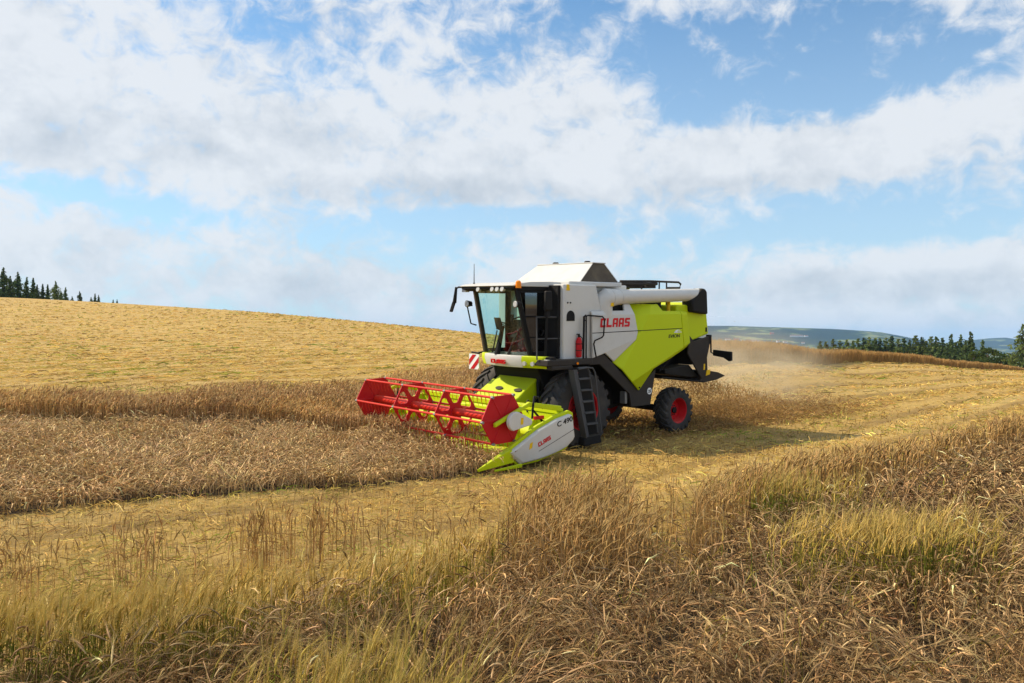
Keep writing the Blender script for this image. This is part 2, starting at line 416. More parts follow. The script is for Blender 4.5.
# ------------------------------------------------------------------ sky, sun, camera
SUN_AZ = math.atan2(-.96, .28)     # from +Y towards +X
SUN_EL = math.radians(43)
def build_sky():
    w = bpy.data.worlds.new('World'); scene.world = w; w.use_nodes = True
    nt = w.node_tree; N = nt.nodes; L = nt.links
    bg = N['Background']; bg.inputs['Strength'].default_value = .10
    sky = N.new('ShaderNodeTexSky'); sky.sky_type = 'NISHITA'; sky.sun_disc = False
    sky.sun_elevation = SUN_EL; sky.sun_rotation = SUN_AZ; sky.air_density = 1.0; sky.dust_density = .6; sky.ozone_density = 1.6
    tc = N.new('ShaderNodeTexCoord')
    D = tc.outputs['Generated']
    sp = N.new('ShaderNodeSeparateXYZ'); L.new(D, sp.inputs[0])
    def math_(op, a, b=None, c=None, clamp=False):
        n = N.new('ShaderNodeMath'); n.operation = op; n.use_clamp = clamp
        for k, v in enumerate((a, b, c)):
            if v is None: continue
            if isinstance(v, (int, float)): n.inputs[k].default_value = v
            else: L.new(v, n.inputs[k])
        return n.outputs[0]
    az = math_('ARCTAN2', sp.outputs['X'], sp.outputs['Y'])
    el = math_('ARCSINE', sp.outputs['Z'])
    cv = N.new('ShaderNodeCombineXYZ'); L.new(az, cv.inputs[0]); L.new(el, cv.inputs[1]); AE = cv.outputs[0]
    # the cloud layer lies flat far overhead: project the direction on it
    zz = math_('ADD', math_('MAXIMUM', sp.outputs['Z'], 0.0), .10)
    pv = N.new('ShaderNodeCombineXYZ')
    L.new(math_('DIVIDE', sp.outputs['X'], zz), pv.inputs[0]); L.new(math_('DIVIDE', sp.outputs['Y'], zz), pv.inputs[1])
    def noise(vec, sc, det, rough, lac=2.0, off=(0, 0, 0), dist=0., stretch=None):
        mp = N.new('ShaderNodeMapping'); mp.inputs['Location'].default_value = off
        if stretch: mp.inputs['Scale'].default_value = stretch
        L.new(vec, mp.inputs['Vector'])
        n = N.new('ShaderNodeTexNoise'); n.inputs['Scale'].default_value = sc; n.inputs['Detail'].default_value = det
        n.inputs['Roughness'].default_value = rough; n.inputs['Lacunarity'].default_value = lac; n.inputs['Distortion'].default_value = dist
        L.new(mp.outputs[0], n.inputs['Vector']); return n.outputs['Fac']
    def blob(px, py, rx, ry, rot=0., soft=1.0):
        """soft elliptical bank of cloud around a direction"""
        a = math.atan((px - 512) / F); e = math.atan((YH - py) / math.hypot(F, px - 512))
        mp = N.new('ShaderNodeMapping'); mp.vector_type = 'TEXTURE'
        mp.inputs['Location'].default_value = (a, e, 0); mp.inputs['Rotation'].default_value = (0, 0, rot); mp.inputs['Scale'].default_value = (rx / F, ry / F, 1)
        L.new(AE, mp.inputs['Vector'])
        ln = N.new('ShaderNodeVectorMath'); ln.operation = 'LENGTH'; L.new(mp.outputs[0], ln.inputs[0])
        r = N.new('ShaderNodeMapRange'); r.interpolation_type = 'SMOOTHSTEP'; r.inputs['From Min'].default_value = 1.35; r.inputs['From Max'].default_value = .35
        L.new(ln.outputs['Value'], r.inputs['Value']); return r.outputs['Result']
    cover = None
    for (w_, args) in SKY_BLOBS:
        b_ = math_('MULTIPLY', blob(*args), w_)
        cover = b_ if cover is None else math_('ADD', cover, b_)
    n1 = noise(AE, 3.0, 5, .55, off=(1.7, .3, 0), dist=.2, stretch=(1, 1.8, 1))
    n2 = noise(AE, 9.5, 8, .60, off=(4.1, 2.2, 1), dist=.35, stretch=(1, 1.35, 1))
    n3_ = noise(AE, 27.0, 8, .62, off=(2.6, 5.2, 3), dist=.45, stretch=(1, 1.2, 1))
    nn = math_('ADD', math_('ADD', math_('MULTIPLY', n1, .40), math_('MULTIPLY', n2, .42)), math_('MULTIPLY', n3_, .60))
    dens = math_('ADD', math_('MULTIPLY_ADD', nn, 4.2, -2.98), cover)     # noise around 0 plus the banks
    r = N.new('ShaderNodeMapRange'); r.interpolation_type = 'SMOOTHSTEP'; r.inputs['From Min'].default_value = -.34; r.inputs['From Max'].default_value = .64
    L.new(dens, r.inputs['Value']); alpha = r.outputs['Result']
    # light and grey sides of the cloud: compare the thickness with that a little nearer the sun
    n2s = noise(AE, 9.5, 6, .60, off=(4.1 - .10, 2.2 + .16, 1), dist=.35, stretch=(1, 1.35, 1))
    n3s = noise(AE, 27.0, 6, .62, off=(2.6 - .10, 5.2 + .16, 3), dist=.45, stretch=(1, 1.2, 1))
    d2 = math_('ADD', math_('MULTIPLY', math_('SUBTRACT', n2, n2s), .9), math_('MULTIPLY', math_('SUBTRACT', n3_, n3s), .5))
    grey = None
    for (w_, args) in GREY_BLOBS:
        b_ = math_('MULTIPLY', blob(*args), w_)
        grey = b_ if grey is None else math_('ADD', grey, b_)
    n3 = noise(AE, 5.0, 6, .55, off=(.3, 7.7, 2), dist=.4, stretch=(1, 2.2, 1))
    g1 = math_('MULTIPLY', grey, math_('MULTIPLY_ADD', n3, 2.4, -.62))
    shade = math_('ADD', math_('MULTIPLY_ADD', d2, -1.7, .06), g1, clamp=True)
    cc0 = N.new('ShaderNodeMix'); cc0.data_type = 'RGBA'
    cc0.inputs['A'].default_value = (*CLOUD_WHITE, 1); cc0.inputs['B'].default_value = (*CLOUD_GREY, 1)
    L.new(shade, cc0.inputs['Factor'])
    # clouds behind the camera, out of view, brightened to fill the machine's shaded side
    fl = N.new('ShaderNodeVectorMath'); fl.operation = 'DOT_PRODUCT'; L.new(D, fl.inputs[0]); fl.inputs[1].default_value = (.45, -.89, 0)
    bo = N.new('ShaderNodeMapRange'); bo.interpolation_type = 'SMOOTHSTEP'; bo.inputs['From Min'].default_value = -.25; bo.inputs['From Max'].default_value = .8; bo.inputs['To Min'].default_value = 1.0; bo.inputs['To Max'].default_value = CLOUD_FILL
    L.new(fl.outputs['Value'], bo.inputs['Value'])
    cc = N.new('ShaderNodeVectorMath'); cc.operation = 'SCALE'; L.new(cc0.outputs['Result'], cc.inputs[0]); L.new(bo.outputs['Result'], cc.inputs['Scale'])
    # thin high veil towards the horizon
    veil = N.new('ShaderNodeMapRange'); veil.inputs['From Min'].default_value = .42; veil.inputs['From Max'].default_value = .0; veil.inputs['To Max'].default_value = VEIL
    L.new(el, veil.inputs['Value'])
    sk = N.new('ShaderNodeMix'); sk.data_type = 'RGBA'; sk.inputs['B'].default_value = (*VEIL_COL, 1)
    L.new(veil.outputs['Result'], sk.inputs['Factor'])
    tint = N.new('ShaderNodeMix'); tint.data_type = 'RGBA'; tint.blend_type = 'MULTIPLY'; tint.inputs['Factor'].default_value = 1
    tint.inputs['B'].default_value = (*SKY_TINT, 1); L.new(sky.outputs[0], tint.inputs['A'])
    L.new(tint.outputs['Result'], sk.inputs['A'])
    fin = N.new('ShaderNodeMix'); fin.data_type = 'RGBA'
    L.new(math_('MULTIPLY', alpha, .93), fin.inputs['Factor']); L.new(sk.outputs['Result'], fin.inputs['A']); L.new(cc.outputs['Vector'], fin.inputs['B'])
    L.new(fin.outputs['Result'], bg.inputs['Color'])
    w.cycles.sampling_method = 'MANUAL'; w.cycles.sample_map_resolution = 512

SKY_TINT = (.72, 1.08, 1.25)
CLOUD_WHITE = (6.7, 6.9, 7.15); CLOUD_GREY = (4.2, 4.65, 5.2); CLOUD_FILL = 1.9
VEIL = .62; VEIL_COL = (5.7, 6.8, 7.7)
SKY_BLOBS = [   # weight, (column, row, half width, half height, turn)
 (.47, (120, 100, 330, 85, -.10)), (.44, (430, 150, 250, 60, 0)), (.42, (40, 30, 200, 55, 0)), (.62, (690, 163, 260, 38, .03)), (.58, (880, 140, 130, 34, .16)),
 (.30, (580, 100, 90, 50, 0)), (.22, (620, 30, 90, 26, .3)), (.42, (150, 258, 340, 34, -.06)), (.26, (430, 285, 240, 44, 0)), (.42, (560, 238, 50, 20, 0)),
 (.44, (880, 290, 260, 36, .03)), (.32, (980, 270, 140, 24, 0)), (.40, (790, 322, 40, 12, 0)), (.38, (1000, 325, 80, 14, 0)), (.26, (690, 215, 70, 16, 0)),
 (.22, (990, 55, 80, 6, .42)), (.25, (960, 10, 110, 20, .1)), (.2, (1000, 212, 70, 12, .1)),
 (-.50, (90, 192, 170, 13, -.16)), (-.42, (480, 217, 130, 11, .05)), (-.30, (640, 50, 70, 30, .4)), (-.60, (830, 70, 200, 46, .08)), (-.55, (870, 222, 220, 22, .0)), (-.35, (960, 80, 100, 30, .3)), (.22, (330, 305, 420, 34, 0)),
 (.8, (512, -1200, 1500, 500, 0)), (.7, (-700, 150, 420, 170, .1)), (.7, (1700, 120, 420, 130, -.1)), (.5, (512, -420, 700, 160, 0)), (.6, (-1300, 200, 300, 120, 0)), (.6, (2400, 180, 300, 120, 0)),
]
GREY_BLOBS = [(.80, (170, 135, 230, 36, .10)), (.75, (420, 192, 180, 18, 0)), (.30, (120, 270, 300, 26, -.05)), (.55, (740, 188, 220, 14, 0)), (.8, (860, 287, 200, 18, .02)), (.25, (420, 300, 260, 30, 0)), (.45, (980, 305, 120, 16, 0))]
build_sky()

sun = bpy.data.lights.new('sun', 'SUN'); sun.energy = 4.9; sun.angle = math.radians(.55); sun.color = (1.0, .87, .68)
so = bpy.data.objects.new('sun', sun); COL.objects.link(so)
_d = Vector((math.sin(SUN_AZ) * math.cos(SUN_EL), math.cos(SUN_AZ) * math.cos(SUN_EL), math.sin(SUN_EL)))
so.rotation_euler = _d.to_track_quat('Z', 'Y').to_euler(); so.location = _d * 60

cam = bpy.data.cameras.new('camera'); cam.sensor_width = 36; cam.lens = 36 * F / 1024; cam.clip_end = 40000; cam.clip_start = .05
co_ = bpy.data.objects.new('camera', cam); COL.objects.link(co_); co_.location = (0, 0, CAMZ)
co_.rotation_euler = (PI / 2 + math.atan((YH - 341.5) / F), 0, 0); scene.camera = co_
vs = scene.view_settings; vs.view_transform = 'Standard'; vs.look = 'None'; vs.exposure = .34; vs.gamma = 1.0
scene.render.engine = 'CYCLES'
cy = scene.cycles; cy.max_bounces = 8; cy.transparent_max_bounces = 12; cy.diffuse_bounces = 3; cy.glossy_bounces = 3; cy.volume_bounces = 1

# ------------------------------------------------------------------ the combine harvester
def block_word(name, word, width, height, mat, parent, origin, ax, ay, depth=.008):
    """heavy square lettering with cut corners"""
    w = .30; g = {
     'C': [[(0,.12),(.12,0),(.34,0),(.34,1),(.12,1),(0,.88)], [(.34,0),(1,0),(1,.24),(.34,.24)], [(.34,.76),(1,.76),(1,1),(.34,1)]],
     'L': [[(0,0),(.34,0),(.34,1),(0,1)], [(.34,0),(1,0),(1,.25),(.34,.25)]],
     'A': [[(0,0),(.32,0),(.32,1),(.14,1),(0,.84)], [(.68,0),(1,0),(1,1),(.68,1)], [(.32,.78),(.68,.78),(.68,1),(.32,1)], [(.32,.30),(.68,.30),(.68,.50),(.32,.50)]],
     'S': [[(0,0),(.88,0),(1,.12),(1,.24),(0,.24)], [(.66,.24),(1,.24),(1,.44),(.92,.58),(.66,.40)], [(.08,.40),(.66,.40),(.92,.58),(.34,.60),(0,.60)], [(0,.60),(.34,.60),(.34,.78),(0,.78)], [(0,.78),(1,.78),(1,1),(.12,1),(0,.88)]]}
    ax = Vector(ax).normalized(); ay = Vector(ay).normalized(); az = ax.cross(ay); o = Vector(origin)
    cw = width / len(word); b = MB()
    for i, ch in enumerate(word):
        for poly in g[ch]:
            pts = [(i * cw + x * cw * .84 + y * height * .10, y * height) for x, y in poly]
            lo_ = [b.bm.verts.new(o + ax * x + ay * y) for x, y in pts]; hi_ = [b.bm.verts.new(o + ax * x + ay * y + az * depth) for x, y in pts]
            b.bm.faces.new(lo_[::-1]); b.bm.faces.new(hi_)
            for k in range(len(pts)): j = (k + 1) % len(pts); b.bm.faces.new((lo_[k], lo_[j], hi_[j], hi_[k]))
    return b.build(name, mat, parent, smooth=0)

def build_combine():
    root = empty('combine_harvester', MLOC, MROT)
    tag(root, 'lime green and white combine harvester with a red reel, cutting barley', 'combine harvester')
    # --- under-body, hidden mass
    b = MB()
    b.prism([(.55, 1.15), (.85, 1.9), (.5, 2.06), (-4.0, 2.2), (-4.4, 1.7), (-3.0, 1.65), (-2.45, .85), (-1.7, .72), (-.9, .80), (-.2, 1.0)], -.82, .82)
    b.prism([(-.75, 2.0), (-1.7, 1.15), (-1.75, .84), (-2.4, .84), (-2.5, 1.5), (-2.9, 2.05)], -1.36, 1.36)
    b.tube([(0, -.96, .90), (0, .96, .90)], .16, 12)
    b.tube([(-3.65, -1.02, .58), (-3.65, 1.02, .58)], .09, 10)
    b.box(-3.9, -3.4, -.2, .2, .55, 1.7)
    b.box(-.55, -.25, -.8, .8, .55, 1.1)
    b.build('chassis', M['black'], root, bevel=.02)
    # --- grain tank
    side = [(.58, 2.05), (.58, 3.80), (-.49, 3.80), (-.68, 3.18), (-.68, 2.05)]
    b = MB(); b.prism([(.14, 2.03), (.14, 3.82), (-1.9, 3.82), (-1.9, 2.3), (-.9, 2.2), (-.6, 2.03)], -1.1, 1.1)
    b.prism(side, 1.0, 1.40); b.prism([(min(x, .18), z) for x, z in side], -1.40, -1.0)
    b.box(-1.5, .30, -1.24, 1.30, 3.77, 3.88)
    tank = b.build('grain_tank', M['white'], root, bevel=.025)
    b = MB(); pts = [(.35 + .13 * math.cos(a), 3.07 + .13 * math.sin(a)) for a in np.linspace(0, PI, 9)] + [(.22, 2.96), (.48, 2.96)]
    b.prism(pts, 1.36, 1.408); b.build('hatch', M['black'], tank)
    for x in (.45, .36):
        b = MB(); b.tube([(x, 1.38, 3.38), (x, 1.412, 3.38)], .02, 8); b.build('bolt', M['black'], tank)
    b = MB(); b.prism([(.50, 3.66), (.38, 3.66), (.40, 3.80), (.48, 3.80)], 1.39, 1.404); b.build('warning_sticker', M['yellow'], tank, smooth=0)
    b = MB(); b.box(.55, .66, .88, 1.30, 2.1, 3.78); b.build('tank_edge', M['black'], tank, bevel=.01)
    # --- folding tank cover
    lo = [(-.15, 1.20), (-1.50, 1.20), (-1.50, -1.20), (-.15, -1.20)]; up = [(-.80, .98), (-1.22, .98), (-1.22, -.98), (-.80, -.98)]
    z0, z1 = 3.88, 4.345
    t = .025
    b = MB()
    b.hexa([(lo[0][0], lo[0][1], z0), (lo[3][0], lo[3][1], z0), (lo[3][0] - t, lo[3][1], z0), (lo[0][0] - t, lo[0][1], z0),
            (up[0][0], up[0][1], z1), (up[3][0], up[3][1], z1), (up[3][0] - t, up[3][1], z1), (up[0][0] - t, up[0][1], z1)])
    b.hexa([(lo[1][0], lo[1][1], z0), (lo[2][0], lo[2][1], z0), (lo[2][0] + t, lo[2][1], z0), (lo[1][0] + t, lo[1][1], z0),
            (up[1][0], up[1][1], z1), (up[2][0], up[2][1], z1), (up[2][0] + t, up[2][1], z1), (up[1][0] + t, up[1][1], z1)])
    b.box(-1.24, -.78, -1.0, 1.0, z1 - .003, z1 + .02)
    cov = b.build('tank_cover', M['white'], root, bevel=.012)
    for s in (1, -1):
        y0, y1 = 1.19 * s, .97 * s
        b = MB(); b.hexa([(-.19, y0, z0), (-1.46, y0, z0), (-1.46, y0 - .02 * s, z0), (-.19, y0 - .02 * s, z0), (-.82, y1, z1 - .004), (-1.20, y1, z1 - .004), (-1.20, y1 - .02 * s, z1 - .004), (-.82, y1 - .02 * s, z1 - .004)])
        b.build('side_flap', M['canvas'], cov)
    for y in (-.4, .72):
        b = MB(); b.tube([(-.88, y, z1 + .02), (-.88, y, z1 + .06)], [.09, .06], 10); b.build('sensor_cap', M['black'], cov)
    # --- side panels with a fold along the top and bottom
    def panel(name, poly, mat, parent, s=1, thick=.05):
        bm = bmesh.new()
        f = bm.faces.new([bm.verts.new((x, 0, z)) for x, z in poly])
        for zc in (3.10, 3.00):
            bmesh.ops.bisect_plane(bm, geom=bm.verts[:] + bm.edges[:] + bm.faces[:], plane_co=(0, 0, zc), plane_no=(0, 0, 1))
        # fold from the rear lower corner to the front lower tip, and a front fold on the white part
        def line(p, q):
            n_ = (p[1] - q[1], q[0] - p[0]); l_ = math.hypot(*n_); n_ = (n_[0] / l_, n_[1] / l_)
            return p, n_
        L1 = line((-2.58, 1.80), (-3.76, 2.27)); L2 = line((-.70, 2.20), (-1.84, 2.50)); L3 = line((-1.30, 1.70), (-1.86, 2.47))
        lines = [L2] if mat is M['white'] else [L1, L3]
        for p, n_ in lines:
            bmesh.ops.bisect_plane(bm, geom=bm.verts[:] + bm.edges[:] + bm.faces[:], plane_co=(p[0], 0, p[1]), plane_no=(n_[0], 0, n_[1]))
        bmesh.ops.recalc_face_normals(bm, faces=bm.faces)
        def off(x, z):
            y = 1.50 - max(0, z - 3.10) * .45
            for i, (p, n_) in enumerate(lines):
                d = (x - p[0]) * n_[0] + (z - p[1]) * n_[1]
                if mat is M['white']: y -= max(0, d) * .22
                elif i == 0: y -= max(0, d) * 1.1 if x < -2.5 else 0
                else: y -= max(0, -d) * .55 if False else max(0, (x - p[0]) * abs(n_[0]) + (z - p[1]) * (n_[1] if n_[0] > 0 else -n_[1])) * .45
            return y
        ret = bmesh.ops.extrude_face_region(bm, geom=bm.faces[:])
        new = {v for v in ret['geom'] if isinstance(v, bmesh.types.BMVert)}
        for v in bm.verts:
            y = off(v.co.x, v.co.z)
            v.co.y = s * (y if v in new else y - thick)
        bmesh.ops.recalc_face_normals(bm, faces=bm.faces)
        me = bpy.data.meshes.new(name); bm.to_mesh(me); bm.free()
        return link(name, me, mat, parent, bevel=.012, smooth=8)
    lime = [(-1.705, 3.36), (-2.75, 3.36), (-2.88, 3.19), (-3.555, 3.18), (-3.735, 2.10), (-3.36, 1.95), (-2.63, 1.72), (-1.96, 1.22), (-1.115, 1.955), (-1.835, 2.47), (-1.895, 2.67)]
    corner = [(-3.57, 3.18), (-3.82, 3.165), (-3.99, 2.25), (-3.89, 2.16), (-3.752, 2.105)]
    white = [(-.27, 3.185), (-1.43, 3.20), (-1.475, 3.36), (-1.695, 3.36), (-1.885, 2.67), (-1.825, 2.475), (-1.105, 1.965), (-.73, 2.185), (-.29, 2.08)]
    sp = panel('side_panel', lime, M['lime'], root); tag(sp, 'lime green side panel')
    panel('side_panel', corner, M['lime'], root)
    wp = panel('side_panel', white, M['white'], root); tag(wp, 'white side panel with red lettering')
    panel('side_panel', lime, M['lime'], root, -1); panel('side_panel', white, M['white'], root, -1)
    b = MB(); b.hexa([(-.28, 1.49, 2.662), (-1.87, 1.49, 2.692), (-1.87, 1.503, 2.692), (-.28, 1.503, 2.662), (-.28, 1.49, 2.68), (-1.87, 1.49, 2.71), (-1.87, 1.503, 2.71), (-.28, 1.503, 2.68)])
    b.build('panel_seam', M['black'], wp, smooth=0)
    b = MB(); b.hexa([(-1.885, 1.49, 2.692), (-3.62, 1.49, 2.726), (-3.62, 1.503, 2.726), (-1.885, 1.503, 2.692), (-1.885, 1.49, 2.71), (-3.62, 1.49, 2.744), (-3.62, 1.503, 2.744), (-1.885, 1.503, 2.71)])
    b.build('panel_seam', M['black'], sp, smooth=0)
    block_word('lettering', 'CLAAS', 1.07, .215, M['red_letter'], wp, (-.53, 1.500, 2.80), (-1, 0, .008), (0, 0, 1))
    lettering('model_lettering', 'EVION', .12, M['black_letter'], sp, (-3.07, 1.502, 2.50), (-1, 0, .01), (0, 0, 1), .004, .002, .15, .46)
    b = MB(); b.prism([(-3.28, 2.625), (-3.36, 2.69), (-3.44, 2.705), (-3.54, 2.69), (-3.585, 2.64), (-3.585, 2.625)], 1.50, 1.506); b.build('emblem', M['white_letter'], sp, smooth=0)
    lettering('emblem_digits', '410', .085, M['lime'], sp, (-3.42, 1.507, 2.632), (-1, 0, 0), (0, 0, 1), .002, .002, .1, .14)
    b = MB(); b.tube([(-1.97, 1.42, 1.29), (-1.97, 1.512, 1.29)], .02, 10); b.build('panel_lock', M['black'], sp)
    # --- dark trim below the panels
    trim = [(-.25, 2.06), (-.73, 2.17), (-1.97, 1.235), (-2.66, 1.70), (-2.47, .82), (-1.75, .81), (-1.67, 1.15), (-.60, 1.92), (-.25, 1.91)]
    for s in (1, -1):
        b = MB(); b.prism(trim, 1.385 * s, 1.44 * s); tr = b.build('lower_trim', M['dark'], root, bevel=.012)
        if s == 1:
            b = MB(); b.tube([(-2.42, 1.43, 1.17), (-2.42, 1.446, 1.17)], .085, 20); dsc = b.build('speed_disc', M['white_letter'], tr)
            lettering('speed_digits', '25', .10, M['black_letter'], tr, (-2.365, 1.447, 1.135), (-1, 0, 0), (0, 0, 1), .002, .004, 0, .11)
            b = MB(); b.box(-1.66, -1.58, 1.2, 1.38, .9, 1.2); b.build('tank_valve', M['metal'], tr, bevel=.01)
    # --- engine deck between the panels, railings
    b = MB(); b.box(-3.55, -.66, -1.22, 1.22, 2.3, 3.17); b.box(-3.5, -2.6, -.9, .9, 3.17, 3.46); b.box(-1.55, -1.2, .9, 1.3, 3.17, 3.34); b.box(-3.1, -2.88, .8, 1.2, 3.17, 3.40)
    b.build('engine_deck', M['black'], root, bevel=.02)
    b = MB()
    for y in (.90, -.90):
        b.tube([(-1.88, y, 3.93), (-3.0, y, 3.955), (-4.2, y, 3.95), (-4.3, y, 3.90), (-4.25, y, 3.80), (-3.7, y, 3.79)], .028, 8)
        b.tube([(-1.95, y, 3.87), (-3.3, y, 3.89)], .04, 8)
        for x in (-2.0, -2.7, -3.4, -3.7): b.tube([(x, y, 3.3), (x, y, 3.94)], .02, 6)
    b.box(-3.5, -2.1, -.7, .7, 3.78, 3.86); b.box(-3.3, -3.0, .3, .8, 3.78, 3.92)
    b.build('railing', M['dark'], root)
    b = MB(); b.tube([(-3.42, 1.2, 3.18), (-3.42, 1.2, 3.44)], .05, 8); b.build('auger_rest', M['yellow'], root)
    # --- unloading auger
    b = MB(); b.tube([(-.98, 1.35, 3.50), (-1.35, 1.35, 3.53), (-4.53, 1.35, 3.62)], [.225, .18, .16], 28)
    b.tube([(-1.30, 1.35, 3.525), (-1.36, 1.35, 3.527)], .192, 28); b.tube([(-4.40, 1.35, 3.615), (-4.5, 1.35, 3.618)], .172, 28)
    aug = b.build('unloading_auger', M['white'], root)
    b = MB(); b.tube([(-.84, 1.27, 3.05), (-.84, 1.27, 3.3), (-.86, 1.29, 3.45), (-.92, 1.33, 3.50), (-1.02, 1.35, 3.505)], [.25, .25, .25, .24, .22], 24)
    b.build('elbow', M['white'], aug)
    b = MB(); b.prism([(-.86, 3.30), (-.96, 3.30), (-.96, 3.43), (-.88, 3.43)], 1.50, 1.535); b.build('warning_sticker', M['yellow'], aug, smooth=0)
    b = MB(); b.prism([(-3.98, 3.45), (-4.20, 3.60), (-4.44, 3.79), (-4.56, 3.775), (-4.64, 3.70), (-4.69, 3.09), (-4.02, 3.16)], 1.17, 1.53)
    b.build('spout', M['black'], aug, bevel=.05, segs=3)
    # --- rear hood
    hood = [(-3.55, 3.34), (-4.05, 3.345), (-4.10, 3.17), (-4.81, 3.10), (-4.95, 2.56), (-4.25, 2.40), (-4.0, 2.24), (-3.55, 2.2)]
    b = MB(); b.prism([(x, z + (.25 if z > 3 and x < -4.05 else 0)) for x, z in hood], -1.36, 1.36); hd = b.build('rear_hood', M['lime'], root, bevel=.04)
    b = MB(); b.box(-4.86, -4.80, 1.35, 1.372, 2.62, 2.74); b.build('latch', M['black'], hd)
    plate = [(-4.05, 2.53), (-4.25, 2.37), (-4.93, 2.52), (-4.95, 2.34), (-4.82, 1.93), (-4.86, 1.53), (-4.60, 1.36), (-3.98, 2.06)]
    for s in (1, -1):
        b = MB(); b.prism(plate, 1.37 * s, 1.42 * s); rp = b.build('rear_plate', M['dark'], root, bevel=.012)
        if s == 1:
            b = MB(); b.prism([(-4.66, 1.60), (-4.72, 1.60), (-4.73, 1.76), (-4.67, 1.76)], 1.42, 1.424); b.build('warning_sticker', M['yellow'], rp, smooth=0)
            b = MB(); b.prism([(-4.76, 1.44), (-4.93, 1.47), (-4.95, 1.60), (-4.79, 1.58)], 1.425, 1.44); b.build('reflector', M['yellow'], rp, smooth=0)
    b = MB(); b.box(-4.9, -4.2, -1.34, 1.34, 1.75, 2.45); b.prism([(-3.2, 1.66), (-4.2, 1.75), (-4.6, 1.42), (-4.3, 1.40), (-3.2, 1.55)], -1.3, 1.3)
    ch = b.build('straw_chopper', M['black'], root, bevel=.02)
    b = MB(); b.prism([(-4.75, 1.57), (-5.01, 1.56), (-5.46, 1.49), (-5.78, 1.38), (-5.40, 1.29), (-4.81, 1.24), (-4.6, 1.27)], -1.3, 1.34)
    b.build('deflector', M['dark'], ch, bevel=.012)
    b = MB(); b.tube([(-3.04, 1.30, 1.47), (-4.8, 1.34, 1.26)], .022, 8); b.tube([(-3.1, 1.2, 1.62), (-3.6, 1.25, 2.02)], .02, 8); b.build('support_rod', M['black'], ch)
    # --- folding rear lamp arm
    b = MB(); b.tube([(-4.93, 1.36, 2.50), (-5.02, 1.38, 2.42), (-5.04, 1.38, 2.06), (-5.08, 1.45, 2.02), (-5.10, 1.6, 2.03)], .022, 8)
    b.box(-5.0, -4.86, 1.34, 1.42, 2.30, 2.54)
    arm = b.build('rear_lamp_arm', M['black'], root)
    b = MB(); b.prism([(1.42, 2.13), (2.00, 2.10), (2.01, 1.86), (1.93, 1.84), (1.76, 1.93), (1.42, 1.97)], -5.15, -5.06, axis='x'); b.build('lamp_board', M['black'], arm, bevel=.015)
    # --- wheels
    def wheel(x, y0, y1, R_, rim, cz, nl, s):
        """tyre with slanted lugs and a dished rim; outer side towards y1"""
        w = y1 - y0; c = (x, 0, cz)
        b = MB(); r0 = R_ - .045
        prof = [(rim * 1.0, y0 + .04 * w), (rim + .35 * (r0 - rim), y0), (r0 - .09, y0 + .0 * w), (r0 - .02, y0 + .10 * w), (r0, y0 + .3 * w), (r0, y0 + .7 * w), (r0 - .02, y0 + .90 * w), (r0 - .09, y1), (rim + .35 * (r0 - rim), y1), (rim, y1 - .04 * w)]
        b.lathe(prof, c, 56)
        for k in range(nl):
            for h in (0, 1):
                a0 = 2 * PI * (k + .5 * h) / nl
                ya, yb = (y0 + .52 * w, y1 + .006) if h else (y0 + .48 * w, y0 - .006)
                pts = []
                da = 2 * PI / nl * 1.0; wd = .22 * 2 * PI / nl
                N_ = 4
                def P(t, side, rad):
                    yy = ya + (yb - ya) * t
                    # lugs sweep back from the middle to the shoulder
                    aa = a0 - da * .95 * t + side * wd * (1 + .35 * t)
                    return (x + rad * math.cos(aa), yy, cz + rad * math.sin(aa))
                rows = []
                for q in range(N_ + 1):
                    t = q / N_; drop = .05 * t ** 4
                    rows.append([b.bm.verts.new(P(t, -1, r0 - .03 - drop)), b.bm.verts.new(P(t, -.75, R_ - drop * .9)), b.bm.verts.new(P(t, .75, R_ - drop * .9)), b.bm.verts.new(P(t, 1, r0 - .03 - drop))])
                # run down the sidewall
                rows.append([b.bm.verts.new((x + (r0 - .17) * math.cos(a0 - da * 1.0 + q_ * wd * 1.1), yb - (.005 if h else -.005), cz + (r0 - .17) * math.sin(a0 - da * 1.0 + q_ * wd * 1.1))) for q_ in (-1, -.6, .6, 1)])
                for q in range(len(rows) - 1):
                    for e in range(3): b.bm.faces.new((rows[q][e], rows[q + 1][e], rows[q + 1][e + 1], rows[q][e + 1]))
                b.bm.faces.new(rows[0]); b.bm.faces.new(rows[-1][::-1])
        tyre_o = b
        wr = empty('wheel', (0, 0, 0)); wr.parent = root
        tyre_o.build('tyre', M['rubber'], wr, smooth=40)
        o = y1 if s > 0 else y0; g = -1 if s > 0 else 1
        b = MB(); d = rim
        b.lathe([(d * 1.03, o + g * .03), (d * 1.0, o + g * .02), (d * .94, o + g * .035), (d * .90, o + g * .13), (d * .86, o + g * .16), (d * .80, o + g * .24), (d * .50, o + g * .24), (d * .44, o + g * .21), (d * .26, o + g * .20), (0, o + g * .20)], c, 48)
        b.lathe([(d * 1.03, o + g * (w - .03)), (d * .9, o + g * (w - .1)), (d * .86, o + g * .18)], c, 48)
        rm = b.build('rim', M['red'], wr, smooth=30)
        b = MB(); b.lathe([(d * .24, o + g * .19), (d * .24, o + g * .15), (d * .18, o + g * .14), (0, o + g * .14)], c, 20)
        for k in range(10):
            a = 2 * PI * k / 10; b.tube([(x + d * .36 * math.cos(a), o + g * .19, cz + d * .36 * math.sin(a)), (x + d * .36 * math.cos(a), o + g * .225, cz + d * .36 * math.sin(a))], .018, 6)
        b.build('hub', M['black'], wr)
    wheel(.05, .98, 1.58, .92, .49, .90, 20, 1)
    wheel(.05, -1.58, -.98, .92, .49, .90, 20, -1)
    wheel(-3.65, 1.0, 1.43, .60, .335, .575, 18, 1)
